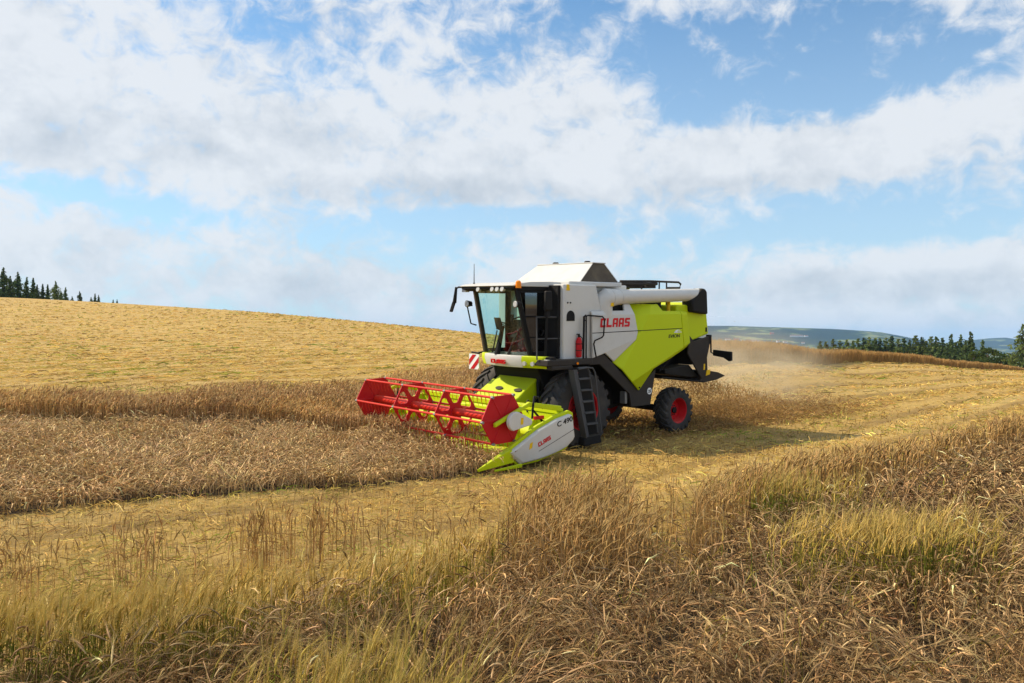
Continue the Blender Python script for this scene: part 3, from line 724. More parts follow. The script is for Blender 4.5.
    wheel(-3.65, -1.43, -1.0, .60, .335, .575, 18, -1)
    # --- platform, rails, ladder
    b = MB(); b.box(-.22, 1.22, .86, 1.58, 1.95, 2.09); b.box(.45, 1.1, 1.3, 1.595, 1.86, 1.95)
    pf = b.build('platform', M['dark'], root, bevel=.02)
    b = MB(); b.tube([(.30, 1.585, 1.99), (.30, 1.605, 1.99)], .03, 10); b.build('side_marker', M['orange'], pf)
    b = MB()
    b.tube([(1.28, 1.25, 3.05), (.42, 1.25, 3.05), (.33, 1.26, 3.0), (.36, 1.28, 2.78), (.24, 1.32, 2.6), (.22, 1.36, 2.09)], .017, 8)
    b.tube([(1.25, 1.25, 2.56), (.25, 1.31, 2.56)], .014, 8); b.tube([(1.25, 1.25, 2.09), (1.27, 1.25, 3.05)], .017, 8)
    b.build('guard_rail', M['rail'], pf)
    b = MB()
    b.tube([(-.02, 1.55, 2.09), (-.01, 1.55, 3.06), (-.05, 1.56, 3.09), (-.52, 1.58, 3.06), (-.60, 1.58, 3.0), (-.57, 1.58, 2.62), (-.52, 1.58, 2.57), (-.28, 1.58, 2.50), (-.24, 1.58, 2.42), (-.34, 1.57, 2.10)], .018, 8)
    b.tube([(.05, 1.53, 2.09), (.04, 1.53, 3.06), (-.01, 1.55, 3.09)], .026, 8); b.tube([(.04, 1.53, 2.97), (-.01, 1.55, 2.97)], .012, 6)
    b.build('handrail', M['black'], root)
    def lx(z): return .05 + (z - .28) * .26          # front edge of the steps
    b = MB(); b.prism([(lx(1.86) + .15, 1.86), (lx(1.86) - .02, 1.86), (lx(.30) - .02, .30), (lx(.30) + .12, .27)], 1.70, 1.73); b.prism([(lx(1.86) + .15, 1.86), (lx(1.86) + .125, 1.86), (lx(.28) + .095, .27), (lx(.28) + .12, .27)], 1.60, 1.78)
    ld = b.build('ladder', M['rail'], root, bevel=.006)
    for pth in ([(lx(1.9) - .02, 1.78, 1.88), (lx(1.9) - .30, 1.80, 1.90), (lx(1.9) - .46, 1.80, 1.88), (lx(1.85) - .52, 1.80, 1.78), (lx(.36) - .40, 1.77, .36)], [(lx(1.9) - .05, 1.72, 1.90), (lx(1.9) - .34, 1.72, 1.90), (lx(1.8) - .40, 1.72, 1.80), (lx(.36) - .33, 1.72, .36)]):
        b = MB(); b.tube(pth, .019, 8); b.build('rail', M['rail'], ld)
    b = MB(); b.hexa([(lx(.3) - .45, 1.585, .30), (lx(.3), 1.585, .30), (lx(.3), 1.60, .30), (lx(.3) - .45, 1.60, .30), (lx(1.9) - .56, 1.585, 1.9), (lx(1.9), 1.585, 1.9), (lx(1.9), 1.60, 1.9), (lx(1.9) - .56, 1.60, 1.9)]); b.build('back_plate', M['black'], ld)
    for k in range(5):
        z = .58 + .265 * k
        b = MB(); b.box(lx(z) - .36, lx(z), 1.62, 1.76, z - .018, z + .018); b.build('step', M['rail'], ld, bevel=.006)
    b = MB(); b.hexa([(.26, 1.5, .10), (-.34, 1.5, .12), (-.34, 1.78, .12), (.26, 1.78, .10), (.20, 1.5, .29), (-.31, 1.5, .31), (-.31, 1.76, .31), (.20, 1.76, .29)]); b.build('bottom_step', M['black'], ld, bevel=.015)
    b = MB(); b.box(.42, .34, 1.62, 1.66, 1.62, 1.80); b.build('red_valve', M['red'], ld, bevel=.015)
    b = MB(); b.box(.36, .29, 1.62, 1.66, 1.40, 1.5); b.build('red_valve', M['red'], ld, bevel=.015)
    b = MB(); b.tube([(.30, 1.63, 1.24), (.24, 1.65, 1.10)], .04, 8); b.build('tap', M['yellow'], ld)
    # --- cab
    cabz0, cabz1 = 2.13, 3.72
    cab = empty('cab'); cab.parent = root
    # floor, rear wall
    b = MB(); b.prism([(.19, -.92), (1.0, -.92), (1.22, -.6), (1.34, -.1), (1.34, .35), (1.22, .86), (1.12, .92), (.19, .92)], 2.02, 2.15, axis='z'); b.build('floor', M['black'], cab, bevel=.01)
    b = MB(); b.box(.15, .19, -.95, .95, 2.13, 2.95); b.build('rear_wall', M['black'], cab)
    b = MB(); b.box(.15, .19, -.95, .95, 2.952, 3.72); b.build('rear_lining', M['lining'], cab)
    # pillars: bottom and top points
    A = {'fl': ((1.13, .90, 2.15), (1.60, .93, 3.72)), 'fr': ((1.00, -.88, 2.15), (1.34, -.90, 3.72)), 'bl': ((.22, .92, 2.13), (.22, .94, 3.72)), 'br': ((.22, -.92, 2.13), (.22, -.94, 3.72))}
    for k, w_ in (('fl', .055), ('fr', .060), ('bl', .06), ('br', .06)):
        (p0, p1) = A[k]
        b = MB()
        b.hexa([(p0[0] - w_, p0[1] - .04, p0[2]), (p0[0] + w_, p0[1] - .04, p0[2]), (p0[0] + w_, p0[1] + .03, p0[2]), (p0[0] - w_, p0[1] + .03, p0[2]),
                (p1[0] - w_, p1[1] - .04, p1[2]), (p1[0] + w_, p1[1] - .04, p1[2]), (p1[0] + w_, p1[1] + .03, p1[2]), (p1[0] - w_, p1[1] + .03, p1[2])])
        b.build('pillar', M['canvas'] if k == 'fr' else M['black'], cab, bevel=.012)
    # windscreen: curved sheet between the front pillars
    def curve(t, top):
        y = -.86 + 1.74 * t; bul = 1 - (2 * t - 1) ** 2
        x0 = (1.34 + (1.60 - 1.34) * t) if top else (1.00 + .13 * t)
        return (x0 + bul * (.10 if top else .20), y, 3.66 if top else 2.17)
    def sheet(name, f, mat, n=14, th=.008):
        bm = bmesh.new(); fr_ = []
        for dx in (0, th):
            fr_.append([[bm.verts.new((Vector(f(i / n, k)) + Vector((dx, 0, 0)))) for k in (0, 1)] for i in range(n + 1)])
        a, c = fr_
        for i in range(n):
            bm.faces.new((a[i][0], a[i][1], a[i + 1][1], a[i + 1][0])); bm.faces.new((c[i][0], c[i + 1][0], c[i + 1][1], c[i][1]))
            bm.faces.new((a[i][0], a[i + 1][0], c[i + 1][0], c[i][0])); bm.faces.new((a[i][1], c[i][1], c[i + 1][1], a[i + 1][1]))
        bm.faces.new((a[0][0], c[0][0], c[0][1], a[0][1])); bm.faces.new((a[n][0], a[n][1], c[n][1], c[n][0]))
        bmesh.ops.recalc_face_normals(bm, faces=bm.faces)
        me = bpy.data.meshes.new(name); bm.to_mesh(me); bm.free()
        return link(name, me, mat, cab)
    sheet('windscreen', lambda t, k: curve(t, k), M['glass'])
    # doors: dark lower frame with glass
    for s in (1, -1):
        y = .935 * s; xf0, xf1 = (1.10, 1.56) if s > 0 else (.97, 1.30)
        dr = MB()
        dr.prism([(.27, 2.15), (xf0 - .04, 2.15), (xf0 + .005, 2.25), (.27, 2.25)], y - .02, y + .02)
        dr.prism([(.27, 3.60), (xf1 - .06, 3.60), (xf1 - .04, 3.70), (.27, 3.70)], y - .02, y + .02)
        dr.prism([(.27, 2.25), (.34, 2.25), (.34, 3.60), (.27, 3.60)], y - .02, y + .02)
        d_ = dr.build('door', M['black'], cab, bevel=.008)
        g = MB(); g.prism([(.34, 2.25), (xf0 + .0, 2.25), (xf1 - .07, 3.60), (.34, 3.60)], y - .005, y + .005); g.build('door_pane', M['door_glass'] if s > 0 else M['glass'], d_)
        if s > 0:
            h = MB(); h.tube([(.86, .96, 2.62), (.86, .99, 2.64), (.80, .99, 2.72), (.80, .96, 2.74)], .016, 6); h.build('door_handle', M['black'], d_)
            h = MB(); h.prism([(.44, 2.28), (.39, 2.28), (.385, 2.42), (.41, 2.42)], .957, .96); h.build('warning_sticker', M['yellow'], d_, smooth=0)
    # inside: seat, column, monitor, console
    b = MB(); b.box(.42, .86, -.14, .34, 2.52, 2.66); b.box(.38, .52, -.15, .35, 2.62, 3.22); b.box(.40, .50, -.04, .24, 3.24, 3.42); b.box(.50, .75, -.05, .25, 2.15, 2.52); b.box(.42, .8, .37, .50, 2.70, 2.80)
    b.build('driver_seat', M['seat'], cab, bevel=.04, segs=3)
    b = MB(); b.tube([(1.34, -.05, 2.15), (1.20, -.05, 2.70), (1.15, -.05, 2.82)], [.07, .05, .03], 10); b.build('steering_column', M['black'], cab)
    b = MB()
    ring = [Vector((1.13, -.05, 2.84)) + Matrix.Rotation(math.radians(-25), 3, 'Y') @ Vector((.19 * math.cos(a), .19 * math.sin(a), 0)) for a in np.linspace(0, 2 * PI, 25)]
    b.tube(ring, .016, 6, caps=False); b.tube([ring[0], ring[12]], .014, 6); b.build('steering_wheel', M['black'], cab)
    b = MB(); b.hexa([(1.28, -.16, 2.74), (1.28, .10, 2.70), (1.25, .10, 2.70), (1.25, -.16, 2.74), (1.36, -.16, 3.02), (1.36, .06, 3.02), (1.33, .06, 3.02), (1.33, -.16, 3.02)]); b.tube([(1.3, -.1, 2.72), (1.42, -.12, 2.2)], .018, 6); b.build('monitor', M['black'], cab, bevel=.01)
    b = MB(); b.tube([(1.12, .62, 3.0), (1.1, .45, 3.04), (1.18, .30, 2.98)], .02, 6); b.box(1.12, 1.16, .22, .30, 2.92, 3.10); b.box(.6, 1.1, .42, .72, 2.3, 2.78); b.tube([(1.30, .30, 2.16), (1.22, .42, 2.5), (1.12, .60, 2.92)], .03, 6); b.build('console', M['seat'], cab, bevel=.015)
    # roof with visor
    b = MB()
    b.prism([(.20, 3.74), (1.55, 3.74), (1.74, 3.745), (1.75, 3.765), (1.62, 3.80), (1.20, 3.85), (.60, 3.865), (.20, 3.86)], -.97, .99)
    b.box(-.2, .2, -1.1, 1.2, 3.80, 3.862)
    rf = b.build('roof', M['white'], cab, bevel=.025)
    b = MB(); b.prism([(.25, 3.66), (1.50, 3.64), (1.72, 3.69), (1.72, 3.745), (.25, 3.745)], -.95, .97); b.build('roof_lining', M['black'], rf, bevel=.015)
    for y in (-.30, .22, .40, .58):
        b = MB(); b.tube([(1.66, y, 3.665), (1.735, y, 3.685)], [.045, .06], 12); b.build('work_lamp', M['lamp'], rf)
    b = MB(); b.tube([(1.62, 1.02, 3.70), (1.62, 1.02, 3.76), (1.62, 1.02, 3.84), (1.62, 1.02, 3.87)], [.07, .07, .06, .03], 14); b.build('beacon', M['orange'], rf)
    b = MB(); b.tube([(1.45, -.80, 3.80), (1.45, -.80, 3.86), (1.45, -.80, 4.30)], [.03, .012, .006], 6); b.build('antenna', M['black'], rf)
    for x, y, z in ((1.66, 1.00, 3.34), (1.50, -.98, 3.34)):
        b = MB(); b.tube([(x - .10, y, z), (x + .03, y, z)], [.06, .085], 14); lamp = b.build('headlamp', M['black'], cab)
        b = MB(); b.tube([(x + .031, y, z), (x + .045, y, z)], [.075, .06], 14); b.build('lens', M['lamp'], lamp)
    b = MB(); b.box(1.50, 1.62, -1.06, -.92, 3.62, 3.71); b.build('work_lamp', M['lamp'], rf)
    # grab bar on the far front pillar, warning board
    b = MB(); b.tube([(1.40, -.92, 3.30), (1.50, -1.0, 3.28), (1.40, -.98, 2.86), (1.28, -.92, 2.82)], .018, 8); b.build('grab_bar', M['black'], cab)
    # far mirror on its arm
    b = MB(); b.tube([(1.62, -.9, 3.73), (1.68, -1.12, 3.74), (1.70, -1.18, 3.70)], .022, 8); b.tube([(1.70, -1.18, 3.74), (1.70, -1.25, 3.36)], [.03, .05], 8); mr = b.build('mirror', M['black'], cab)
    b = MB(); b.hexa([(1.68, -1.33, 3.13), (1.72, -1.33, 3.13), (1.72, -1.45, 3.14), (1.68, -1.45, 3.14), (1.68, -1.20, 3.38), (1.72, -1.20, 3.38), (1.72, -1.32, 3.40), (1.68, -1.32, 3.40)]); b.build('mirror_head', M['black'], mr, bevel=.02)
    b = MB(); b.tube([(1.05, 1.30, 2.09), (1.05, 1.36, 3.2)], .028, 8); b.box(1.0, 1.1, 1.32, 1.40, 3.06, 3.24); mr = b.build('mirror', M['black'], root)
    b = MB(); b.hexa([(.95, 1.35, 3.20), (1.17, 1.35, 3.20), (1.17, 1.44, 3.20), (.95, 1.44, 3.20), (.97, 1.35, 3.64), (1.15, 1.35, 3.64), (1.15, 1.44, 3.64), (.97, 1.44, 3.64)]); b.build('mirror_head', M['black'], mr, bevel=.03, segs=3)
    # apron below the windscreen: lime ends, white middle
    plan = [(.92, -1.06), (1.14, -.86), (1.28, -.58), (1.37, -.2), (1.40, .15), (1.38, .50), (1.32, .80), (1.24, 1.10), (1.15, 1.42), (1.10, 1.56)]
    def apron(idx, mat, name, lbl=None, ztop=2.16):
        bm = bmesh.new(); R_ = []
        for i in idx:
            x, y = plan[i]
            zb = 1.885 + (.06 if i in (0, 9) else 0)
            R_.append([bm.verts.new(p) for p in ((x - .14, y, ztop), (x, y, ztop - .005), (x + .015, y, 2.06), (x - .05, y, zb), (x - .17, y, zb))])
        for a, c in zip(R_, R_[1:]):
            for k in range(5): bm.faces.new((a[k], a[(k + 1) % 5], c[(k + 1) % 5], c[k]))
        bm.faces.new(R_[0]); bm.faces.new(R_[-1][::-1]); bmesh.ops.recalc_face_normals(bm, faces=bm.faces)
        me = bpy.data.meshes.new(name); bm.to_mesh(me); bm.free()
        o = link(name, me, mat, cab, bevel=.01)
        if lbl: tag(o, lbl)
        return o
    apron([0, 1, 2], M['lime'], 'apron', 'lime green end of the apron'); apron([2, 3, 4, 5, 6], M['white'], 'apron', 'white middle of the apron'); nl = apron([6, 7, 8], M['lime'], 'apron', 'lime green end of the apron with lamps'); apron([8, 9], M['black'], 'apron', 'black end of the apron')
    block_word('lettering', 'CLAAS', .56, .095, M['red_letter'], cab, (1.378, -.20, 1.955), (.04, 1, 0), (.16, 0, 1), .03)
    for y, x in ((.88, 1.30), (1.10, 1.245)):
        b = MB(); b.tube([(x - .03, y, 1.99), (x + .03, y + .01, 1.985)], .05, 14); b.build('apron_lamp', M['lamp'], cab)
    b = MB(); b.box(1.12, 1.20, 1.42, 1.54, 2.02, 2.10); b.build('apron_lamp', M['lamp'], cab, bevel=.01)
    b = MB(); b.box(1.06, 1.09, -1.45, -1.05, 1.71, 2.09); wb = b.build('warning_board', M['white_letter'], root, bevel=.004)
    b = MB()
    for o_ in (-.47, -.19, .09, .37):
        pts = []
        y0, y1, z0_, z1_ = -1.44, -1.06, 1.72, 2.08
        poly = [(y0, z0_ + (y0 - y0) * .95 + o_ + .0), (y0, z0_ + o_ + .14), (y1, z0_ + (y1 - y0) * .95 + o_ + .14), (y1, z0_ + (y1 - y0) * .95 + o_)]
        # clip to the board
        def clip(poly, f):
            out = []
            for i in range(len(poly)):
                a, c = poly[i], poly[(i + 1) % len(poly)]; fa, fc = f(a), f(c)
                if fa >= 0: out.append(a)
                if fa * fc < 0: t_ = fa / (fa - fc); out.append((a[0] + (c[0] - a[0]) * t_, a[1] + (c[1] - a[1]) * t_))
            return out
        poly = clip(poly, lambda p: p[1] - z0_); poly = clip(poly, lambda p: z1_ - p[1]) if len(poly) > 2 else poly
        if len(poly) > 2: b.prism(poly, 1.092, 1.095, axis='x')
    b.build('stripe', M['red'], wb, smooth=0)
    b = MB(); b.tube([(1.08, -1.05, 2.12), (1.04, -1.40, 2.13)], .025, 6); b.tube([(.95, -.9, 2.17), (1.06, -1.12, 2.13)], .025, 6); b.build('bracket', M['black'], wb)
    # --- feeder house
    b = MB(); b.prism([(.1, 1.90), (.45, 1.76), (.78, 1.56), (1.28, 1.18), (1.78, .98), (1.78, .36), (.9, .62), (.1, 1.0)], -.70, .66)
    b.prism([(.70, 1.49), (1.22, 1.16), (1.80, .96), (1.80, .50), (1.1, .78)], -.98, -.66)
    fh = b.build('feeder_house', M['lime'], root, bevel=.03)
    b = MB(); b.tube([(.35, .72, 1.55), (1.0, .74, .9), (1.5, .74, .65)], .035, 8); b.tube([(.62, .70, 1.78), (.75, .74, 1.5), (.72, .74, .98)], .04, 8)
    b.tube([(.9, .76, 1.0), (1.3, 1.0, 1.15), (1.6, 1.3, 1.12), (1.75, 1.5, .98)], .022, 8); b.build('hydraulic_hose', M['black'], fh)
    for yy in (-.24, .44):
        b = MB(); bm = b.bm
        c = Vector((1.10, yy, 1.317)); n_ = Vector((.605, 0, .796)).normalized(); u = Vector((.796, 0, -.605)).normalized()
        vs_ = [[bm.verts.new(c + u * .055 * math.cos(a) + Vector((0, 1, 0)) * .13 * math.sin(a) + n_ * h) for a in np.linspace(0, 2 * PI, 17)[:-1]] for h in (-.03, .025)]
        bm.faces.new(vs_[0]); bm.faces.new(vs_[1][::-1])
        for i in range(16): j = (i + 1) % 16; bm.faces.new((vs_[0][i], vs_[0][j], vs_[1][j], vs_[1][i]))
        b.build('recess_grip', M['black'], fh)
    b = MB(); b.box(.52, .60, .22, .48, 1.60, 1.70); b.build('grip_slot', M['black'], fh)
    # --- header
    hd = MB()
    hd.box(1.66, 1.74, -2.52, 2.48, .32, 1.02)
    hd.box(1.60, 1.76, -2.52, 2.48, 1.02, 1.14)
    hd.prism([(1.70, .22), (1.70, .34), (1.95, .26), (2.90, .20), (2.96, .15), (2.90, .12)], -2.5, 2.5)
    for y in (-1.9, -1.2, 1.2, 1.9): hd.box(1.56, 1.66, y - .05, y + .05, .35, 1.1)
    fr = hd.build('header_frame', M['lime'], root, bevel=.015)
    b = MB(); b.tube([(2.20, -2.44, .62), (2.20, 2.44, .62)], .19, 20)
    n = 180
    for s in (1, -1):
        pts_o, pts_i = [], []
        for i in range(n + 1):
            t = i / n; y = s * (2.40 - 1.75 * t); a = s * t * 2 * PI * 3.5
            pts_i.append(b.bm.verts.new((2.2 + .19 * math.cos(a), y, .62 + .19 * math.sin(a)))); pts_o.append(b.bm.verts.new((2.2 + .32 * math.cos(a), y, .62 + .32 * math.sin(a))))
        for i in range(n): b.bm.faces.new((pts_i[i], pts_i[i + 1], pts_o[i + 1], pts_o[i]))
    b.build('cross_auger', M['lime'], fr)
    b = MB(); b.box(2.90, 2.98, -2.48, 2.48, .135, .165)
    for y in np.arange(-2.44, 2.45, .152): b.hexa([(2.96, y - .03, .13), (2.96, y + .03, .13), (3.08, y + .008, .14), (3.08, y - .008, .14), (2.96, y - .03, .17), (2.96, y + .03, .17), (3.08, y + .008, .155), (3.08, y - .008, .155)])
    b.build('cutter_bar', M['metal'], fr)
    # crop dividers at the two ends
    shield = [(3.24, .38), (2.85, .575), (2.44, .78), (1.95, .95), (1.56, 1.03), (1.47, 1.0), (1.44, .94), (1.38, .54), (1.42, .47), (1.61, .34), (1.95, .24), (2.37, .165), (2.93, .12)]
    for s in (1, -1):
        dv = MB(); dv.prism([(3.30, .40), (2.86, .64), (2.44, .85), (1.95, 1.02), (1.52, 1.10), (1.40, 1.04), (1.36, .50), (1.6, .28), (2.4, .11), (2.95, .07)], 2.49 * s, 2.565 * s)
        dv.hexa([(3.10, 2.47 * s, .18), (3.95, 2.52 * s, .08), (3.95, 2.55 * s, .08), (3.10, 2.63 * s, .18), (3.16, 2.47 * s, .46), (3.96, 2.52 * s, .13), (3.96, 2.55 * s, .13), (3.16, 2.63 * s, .46)])
        dv.hexa([(2.95, 2.64 * s, .07), (3.60, 2.60 * s, .05), (3.60, 2.63 * s, .05), (2.95, 2.70 * s, .07), (2.95, 2.64 * s, .15), (3.60, 2.60 * s, .09), (3.60, 2.63 * s, .09), (2.95, 2.70 * s, .15)])
        d_ = dv.build('crop_divider', M['lime'], root, bevel=.012)
        bm = bmesh.new()
        c = (2.2, .55)
        rings = []
        for sc_, y in ((1.0, 2.565), (1.0, 2.60), (.955, 2.635), (.90, 2.648)):
            rings.append([bm.verts.new((c[0] + (x - c[0]) * sc_, y * s, c[1] + (z - c[1]) * sc_)) for x, z in shield])
        k_ = len(shield)
        for a, e in zip(rings, rings[1:]):
            for i in range(k_): j = (i + 1) % k_; bm.faces.new((a[i], a[j], e[j], e[i]))
        bm.faces.new(rings[0]); bm.faces.new(rings[-1][::-1]); bmesh.ops.recalc_face_normals(bm, faces=bm.faces)
        me = bpy.data.meshes.new('side_shield'); bm.to_mesh(me); bm.free(); link('side_shield', me, M['white'], d_, bevel=.01, smooth=30)
        if s == 1:
            block_word('lettering', 'CLAAS', .38, .085, M['red_letter'], d_, (2.46, 2.648, .43), (-1, 0, .36), (.36, 0, 1))
            lettering('model_lettering', 'C 490', .15, M['black_letter'], d_, (1.93, 2.650, .79), (-1, 0, .22), (.22, 0, 1), .004, .003, .12, .46)
            b = MB(); b.hexa([(2.72, 2.645, .40), (2.64, 2.645, .43), (2.64, 2.653, .43), (2.72, 2.653, .40), (2.70, 2.645, .52), (2.62, 2.645, .55), (2.62, 2.653, .55), (2.70, 2.653, .52)]); b.build('warning_sticker', M['yellow'], d_, smooth=0)
            b = MB(); b.hexa([(2.45, 2.645, .335), (1.43, 2.645, .70), (1.43, 2.651, .70), (2.45, 2.651, .335), (2.45, 2.645, .345), (1.43, 2.645, .71), (1.43, 2.651, .71), (2.45, 2.651, .345)]); b.build('shield_seam', M['dark'], d_, smooth=0)
    # reel
    reel = empty('reel'); reel.parent = root
    cx, cz, R0 = 3.20, 1.03, .56
    b = MB(); b.tube([(cx, -2.38, cz), (cx, 2.38, cz)], .085, 18); b.build('reel_shaft', M['shaft_red'], reel)
    ph = math.radians(-2)
    hexv = [(cx + R0 * math.cos(ph + k * PI / 3), cz + R0 * math.sin(ph + k * PI / 3)) for k in range(6)]
    for y in (2.36, -2.42):
        b = MB(); b.prism(hexv, y, y + .03)
        for k in range(6):
            b.hexa([(cx + .10 * math.cos(ph + k * PI / 3 + .2), y - .012, cz + .10 * math.sin(ph + k * PI / 3 + .2)), (cx + .10 * math.cos(ph + k * PI / 3 - .2), y - .012, cz + .10 * math.sin(ph + k * PI / 3 - .2)),
                    (cx + .5 * math.cos(ph + k * PI / 3 - .03), y - .012, cz + .5 * math.sin(ph + k * PI / 3 - .03)), (cx + .5 * math.cos(ph + k * PI / 3 + .03), y - .012, cz + .5 * math.sin(ph + k * PI / 3 + .03)),
                    (cx + .10 * math.cos(ph + k * PI / 3 + .2), y + .042, cz + .10 * math.sin(ph + k * PI / 3 + .2)), (cx + .10 * math.cos(ph + k * PI / 3 - .2), y + .042, cz + .10 * math.sin(ph + k * PI / 3 - .2)),
                    (cx + .5 * math.cos(ph + k * PI / 3 - .03), y + .042, cz + .5 * math.sin(ph + k * PI / 3 - .03)), (cx + .5 * math.cos(ph + k * PI / 3 + .03), y + .042, cz + .5 * math.sin(ph + k * PI / 3 + .03))])
        b.build('reel_shield', M['red'], reel, bevel=.005)
    for y in (.80, -.80):
        b = MB(); bm = b.bm
        # hexagonal plate with six rounded openings: each sector is a frame round its opening
        def pol(r, a): return (cx + r * math.cos(a), cz + r * math.sin(a))
        def ray_tri(c, a, tri):
            best = 9.
            for i in range(3):
                (x0, y0), (x1, y1) = tri[i], tri[(i + 1) % 3]; dx, dy = math.cos(a), math.sin(a); ex, ey = x1 - x0, y1 - y0
                den = dx * ey - dy * ex
                if abs(den) < 1e-9: continue
                t = ((x0 - c[0]) * ey - (y0 - c[1]) * ex) / den; u = ((x0 - c[0]) * dy - (y0 - c[1]) * dx) / den
                if t > 0 and -1e-6 <= u <= 1 + 1e-6: best = min(best, t)
            return best
        for k in range(6):
            tri = [(cx, cz), pol(R0, ph + k * PI / 3), pol(R0, ph + (k + 1) * PI / 3)]
            c = (sum(p[0] for p in tri) / 3, sum(p[1] for p in tri) / 3)
            c = (c[0] + (c[0] - cx) * .06, c[1] + (c[1] - cz) * .06)
            corners = sorted([math.atan2(p[1] - c[1], p[0] - c[0]) % (2 * PI) for p in tri])
            angs = sorted(list(np.linspace(0, 2 * PI, 33)[:-1]) + corners)
            ro = [ray_tri(c, a, tri) for a in angs]
            def rin(a):
                v = [ray_tri(c, a + d_, tri) for d_ in np.linspace(-.62, .62, 13)]
                return max(.03, min(sum(min(q, .26) for q in v) / 13, ray_tri(c, a, tri) + .02) - .066)
            ri = [rin(a) for a in angs]
            rows = []
            for yy in (y - .012, y + .012):
                rows.append(([bm.verts.new((c[0] + r_ * math.cos(a), yy, c[1] + r_ * math.sin(a))) for a, r_ in zip(angs, ro)], [bm.verts.new((c[0] + r_ * math.cos(a), yy, c[1] + r_ * math.sin(a))) for a, r_ in zip(angs, ri)]))
            n_ = len(angs)
            for i in range(n_):
                j = (i + 1) % n_
                for o_, in_ in rows: bm.faces.new((o_[i], o_[j], in_[j], in_[i]))
                bm.faces.new((rows[0][1][i], rows[0][1][j], rows[1][1][j], rows[1][1][i]))
                mid = (c[0] + ro[i] * math.cos(angs[i]) - cx, c[1] + ro[i] * math.sin(angs[i]) - cz); mid2 = (c[0] + ro[j] * math.cos(angs[j]) - cx, c[1] + ro[j] * math.sin(angs[j]) - cz)
                if min(math.hypot(*mid), math.hypot(*mid2)) > R0 * .86: bm.faces.new((rows[0][0][i], rows[0][0][j], rows[1][0][j], rows[1][0][i]))
        b.prism([pol(.19, ph + q * PI / 9) for q in range(18)], y - .014, y + .014)
        b.build('reel_spider', M['red'], reel)
    for k in range(6):
        hx, hz = hexv[k]; hx = cx + (hx - cx) * .97; hz = cz + (hz - cz) * .97
        b = MB(); b.tube([(hx, -2.40, hz), (hx, 2.42, hz)], .024, 8)
        for y in np.arange(-2.3, 2.31, .14): b.tube([(hx, y, hz), (hx - .015, y, hz - .10), (hx - .05, y, hz - .21)], [.008, .007, .005], 4)
        tb = b.build('tine_bar', M['shaft_red'], reel)
        for y in (2.40, .80, -.80, -2.40):
            b = MB(); b.tube([(hx, y - .03, hz), (hx, y + .035, hz)], .029, 8); bo_ = b.build('bearing', M['metal'], reel)
    # reel arms and the white drive cover
    for s in (1, -1):
        b = MB(); yy = 2.46 * s
        b.hexa([(3.50, yy - .04, .90), (1.74, yy - .04, 1.02), (1.74, yy + .04, 1.02), (3.50, yy + .04, .90), (3.50, yy - .04, .97), (2.55, yy - .04, 1.33), (2.55, yy + .04, 1.33), (3.50, yy + .04, .97)]) if False else None
        b.hexa([(3.48, yy - .04, .90), (2.55, yy - .04, 1.27), (2.55, yy + .04, 1.27), (3.48, yy + .04, .90), (3.48, yy - .04, .98), (2.55, yy - .04, 1.35), (2.55, yy + .04, 1.35), (3.48, yy + .04, .98)])
        b.hexa([(2.60, yy - .045, 1.25), (1.68, yy - .045, 1.08), (1.68, yy + .045, 1.08), (2.60, yy + .045, 1.25), (2.60, yy - .045, 1.345), (1.68, yy - .045, 1.20), (1.68, yy + .045, 1.20), (2.60, yy + .045, 1.345)])
        arm = b.build('reel_arm', M['lime'], root, bevel=.012)
        b = MB(); b.tube([(1.9, yy - .09 * s, .70), (2.4, yy - .09 * s, 1.18)], [.035, .02], 8); b.tube([(2.52, yy + .05 * s, 1.0), (2.50, yy + .06 * s, 1.30), (2.42, yy, 1.44), (2.2, yy - .1 * s, 1.40), (2.0, yy - .2 * s, 1.15)], .022, 8)
        b.build('hydraulic_ram', M['black'], arm)
        if s == 1:
            b = MB(); b.box(2.1, 2.35, 2.36, 2.42, .95, 1.02); b.build('red_strap', M['red'], arm)
            pts = []
            for a in np.linspace(math.radians(115), math.radians(295), 14): pts.append((3.03 + .20 * math.cos(a + PI), .99 + .20 * math.sin(a + PI)))
            for a in np.linspace(math.radians(300 - 180), math.radians(240), 8)[0:8]: pts.append((2.68 + .075 * math.cos(a), .955 + .075 * math.sin(a)))
            b = MB(); b.prism(pts, 2.52, 2.62); dc = b.build('drive_cover', M['white'], arm, bevel=.02, segs=3)
            b = MB(); b.hexa([(2.93, 2.615, .92), (2.86, 2.615, .93), (2.86, 2.624, .93), (2.93, 2.624, .92), (2.92, 2.615, 1.06), (2.85, 2.615, 1.06), (2.85, 2.624, 1.06), (2.92, 2.624, 1.06)]); b.build('warning_sticker', M['yellow'], dc, smooth=0)
    return root
COMBINE = build_combine()

def build_extinguisher():
    root = empty('fire_extinguisher', MLOC, MROT)
    tag(root, 'red fire extinguisher mounted by the white grain tank above the ladder', 'fire extinguisher')
    c = (.14, 1.47)
    b = MB(); b.tube([(c[0], c[1], 2.12), (c[0], c[1], 2.15), (c[0], c[1], 2.50), (c[0], c[1], 2.56), (c[0], c[1], 2.585)], [.06, .07, .07, .05, .025], 18)
    b.build('cylinder', M['red'], root)
    b = MB(); b.tube([(c[0], c[1], 2.58), (c[0], c[1], 2.64)], .028, 10); b.box(c[0] - .02, c[0] + .07, c[1] - .012, c[1] + .012, 2.64, 2.665); b.tube([(c[0] - .02, c[1] + .02, 2.61), (c[0] - .08, c[1] + .04, 2.55), (c[0] - .085, c[1] + .03, 2.3)], .012, 6)
    b.build('valve', M['black'], root)
    for zz in (2.27, 2.42):
        b = MB(); b.tube([(c[0], c[1], zz), (c[0], c[1], zz + .02)], .074, 18); b.build('strap', M['black'], root)
build_extinguisher()

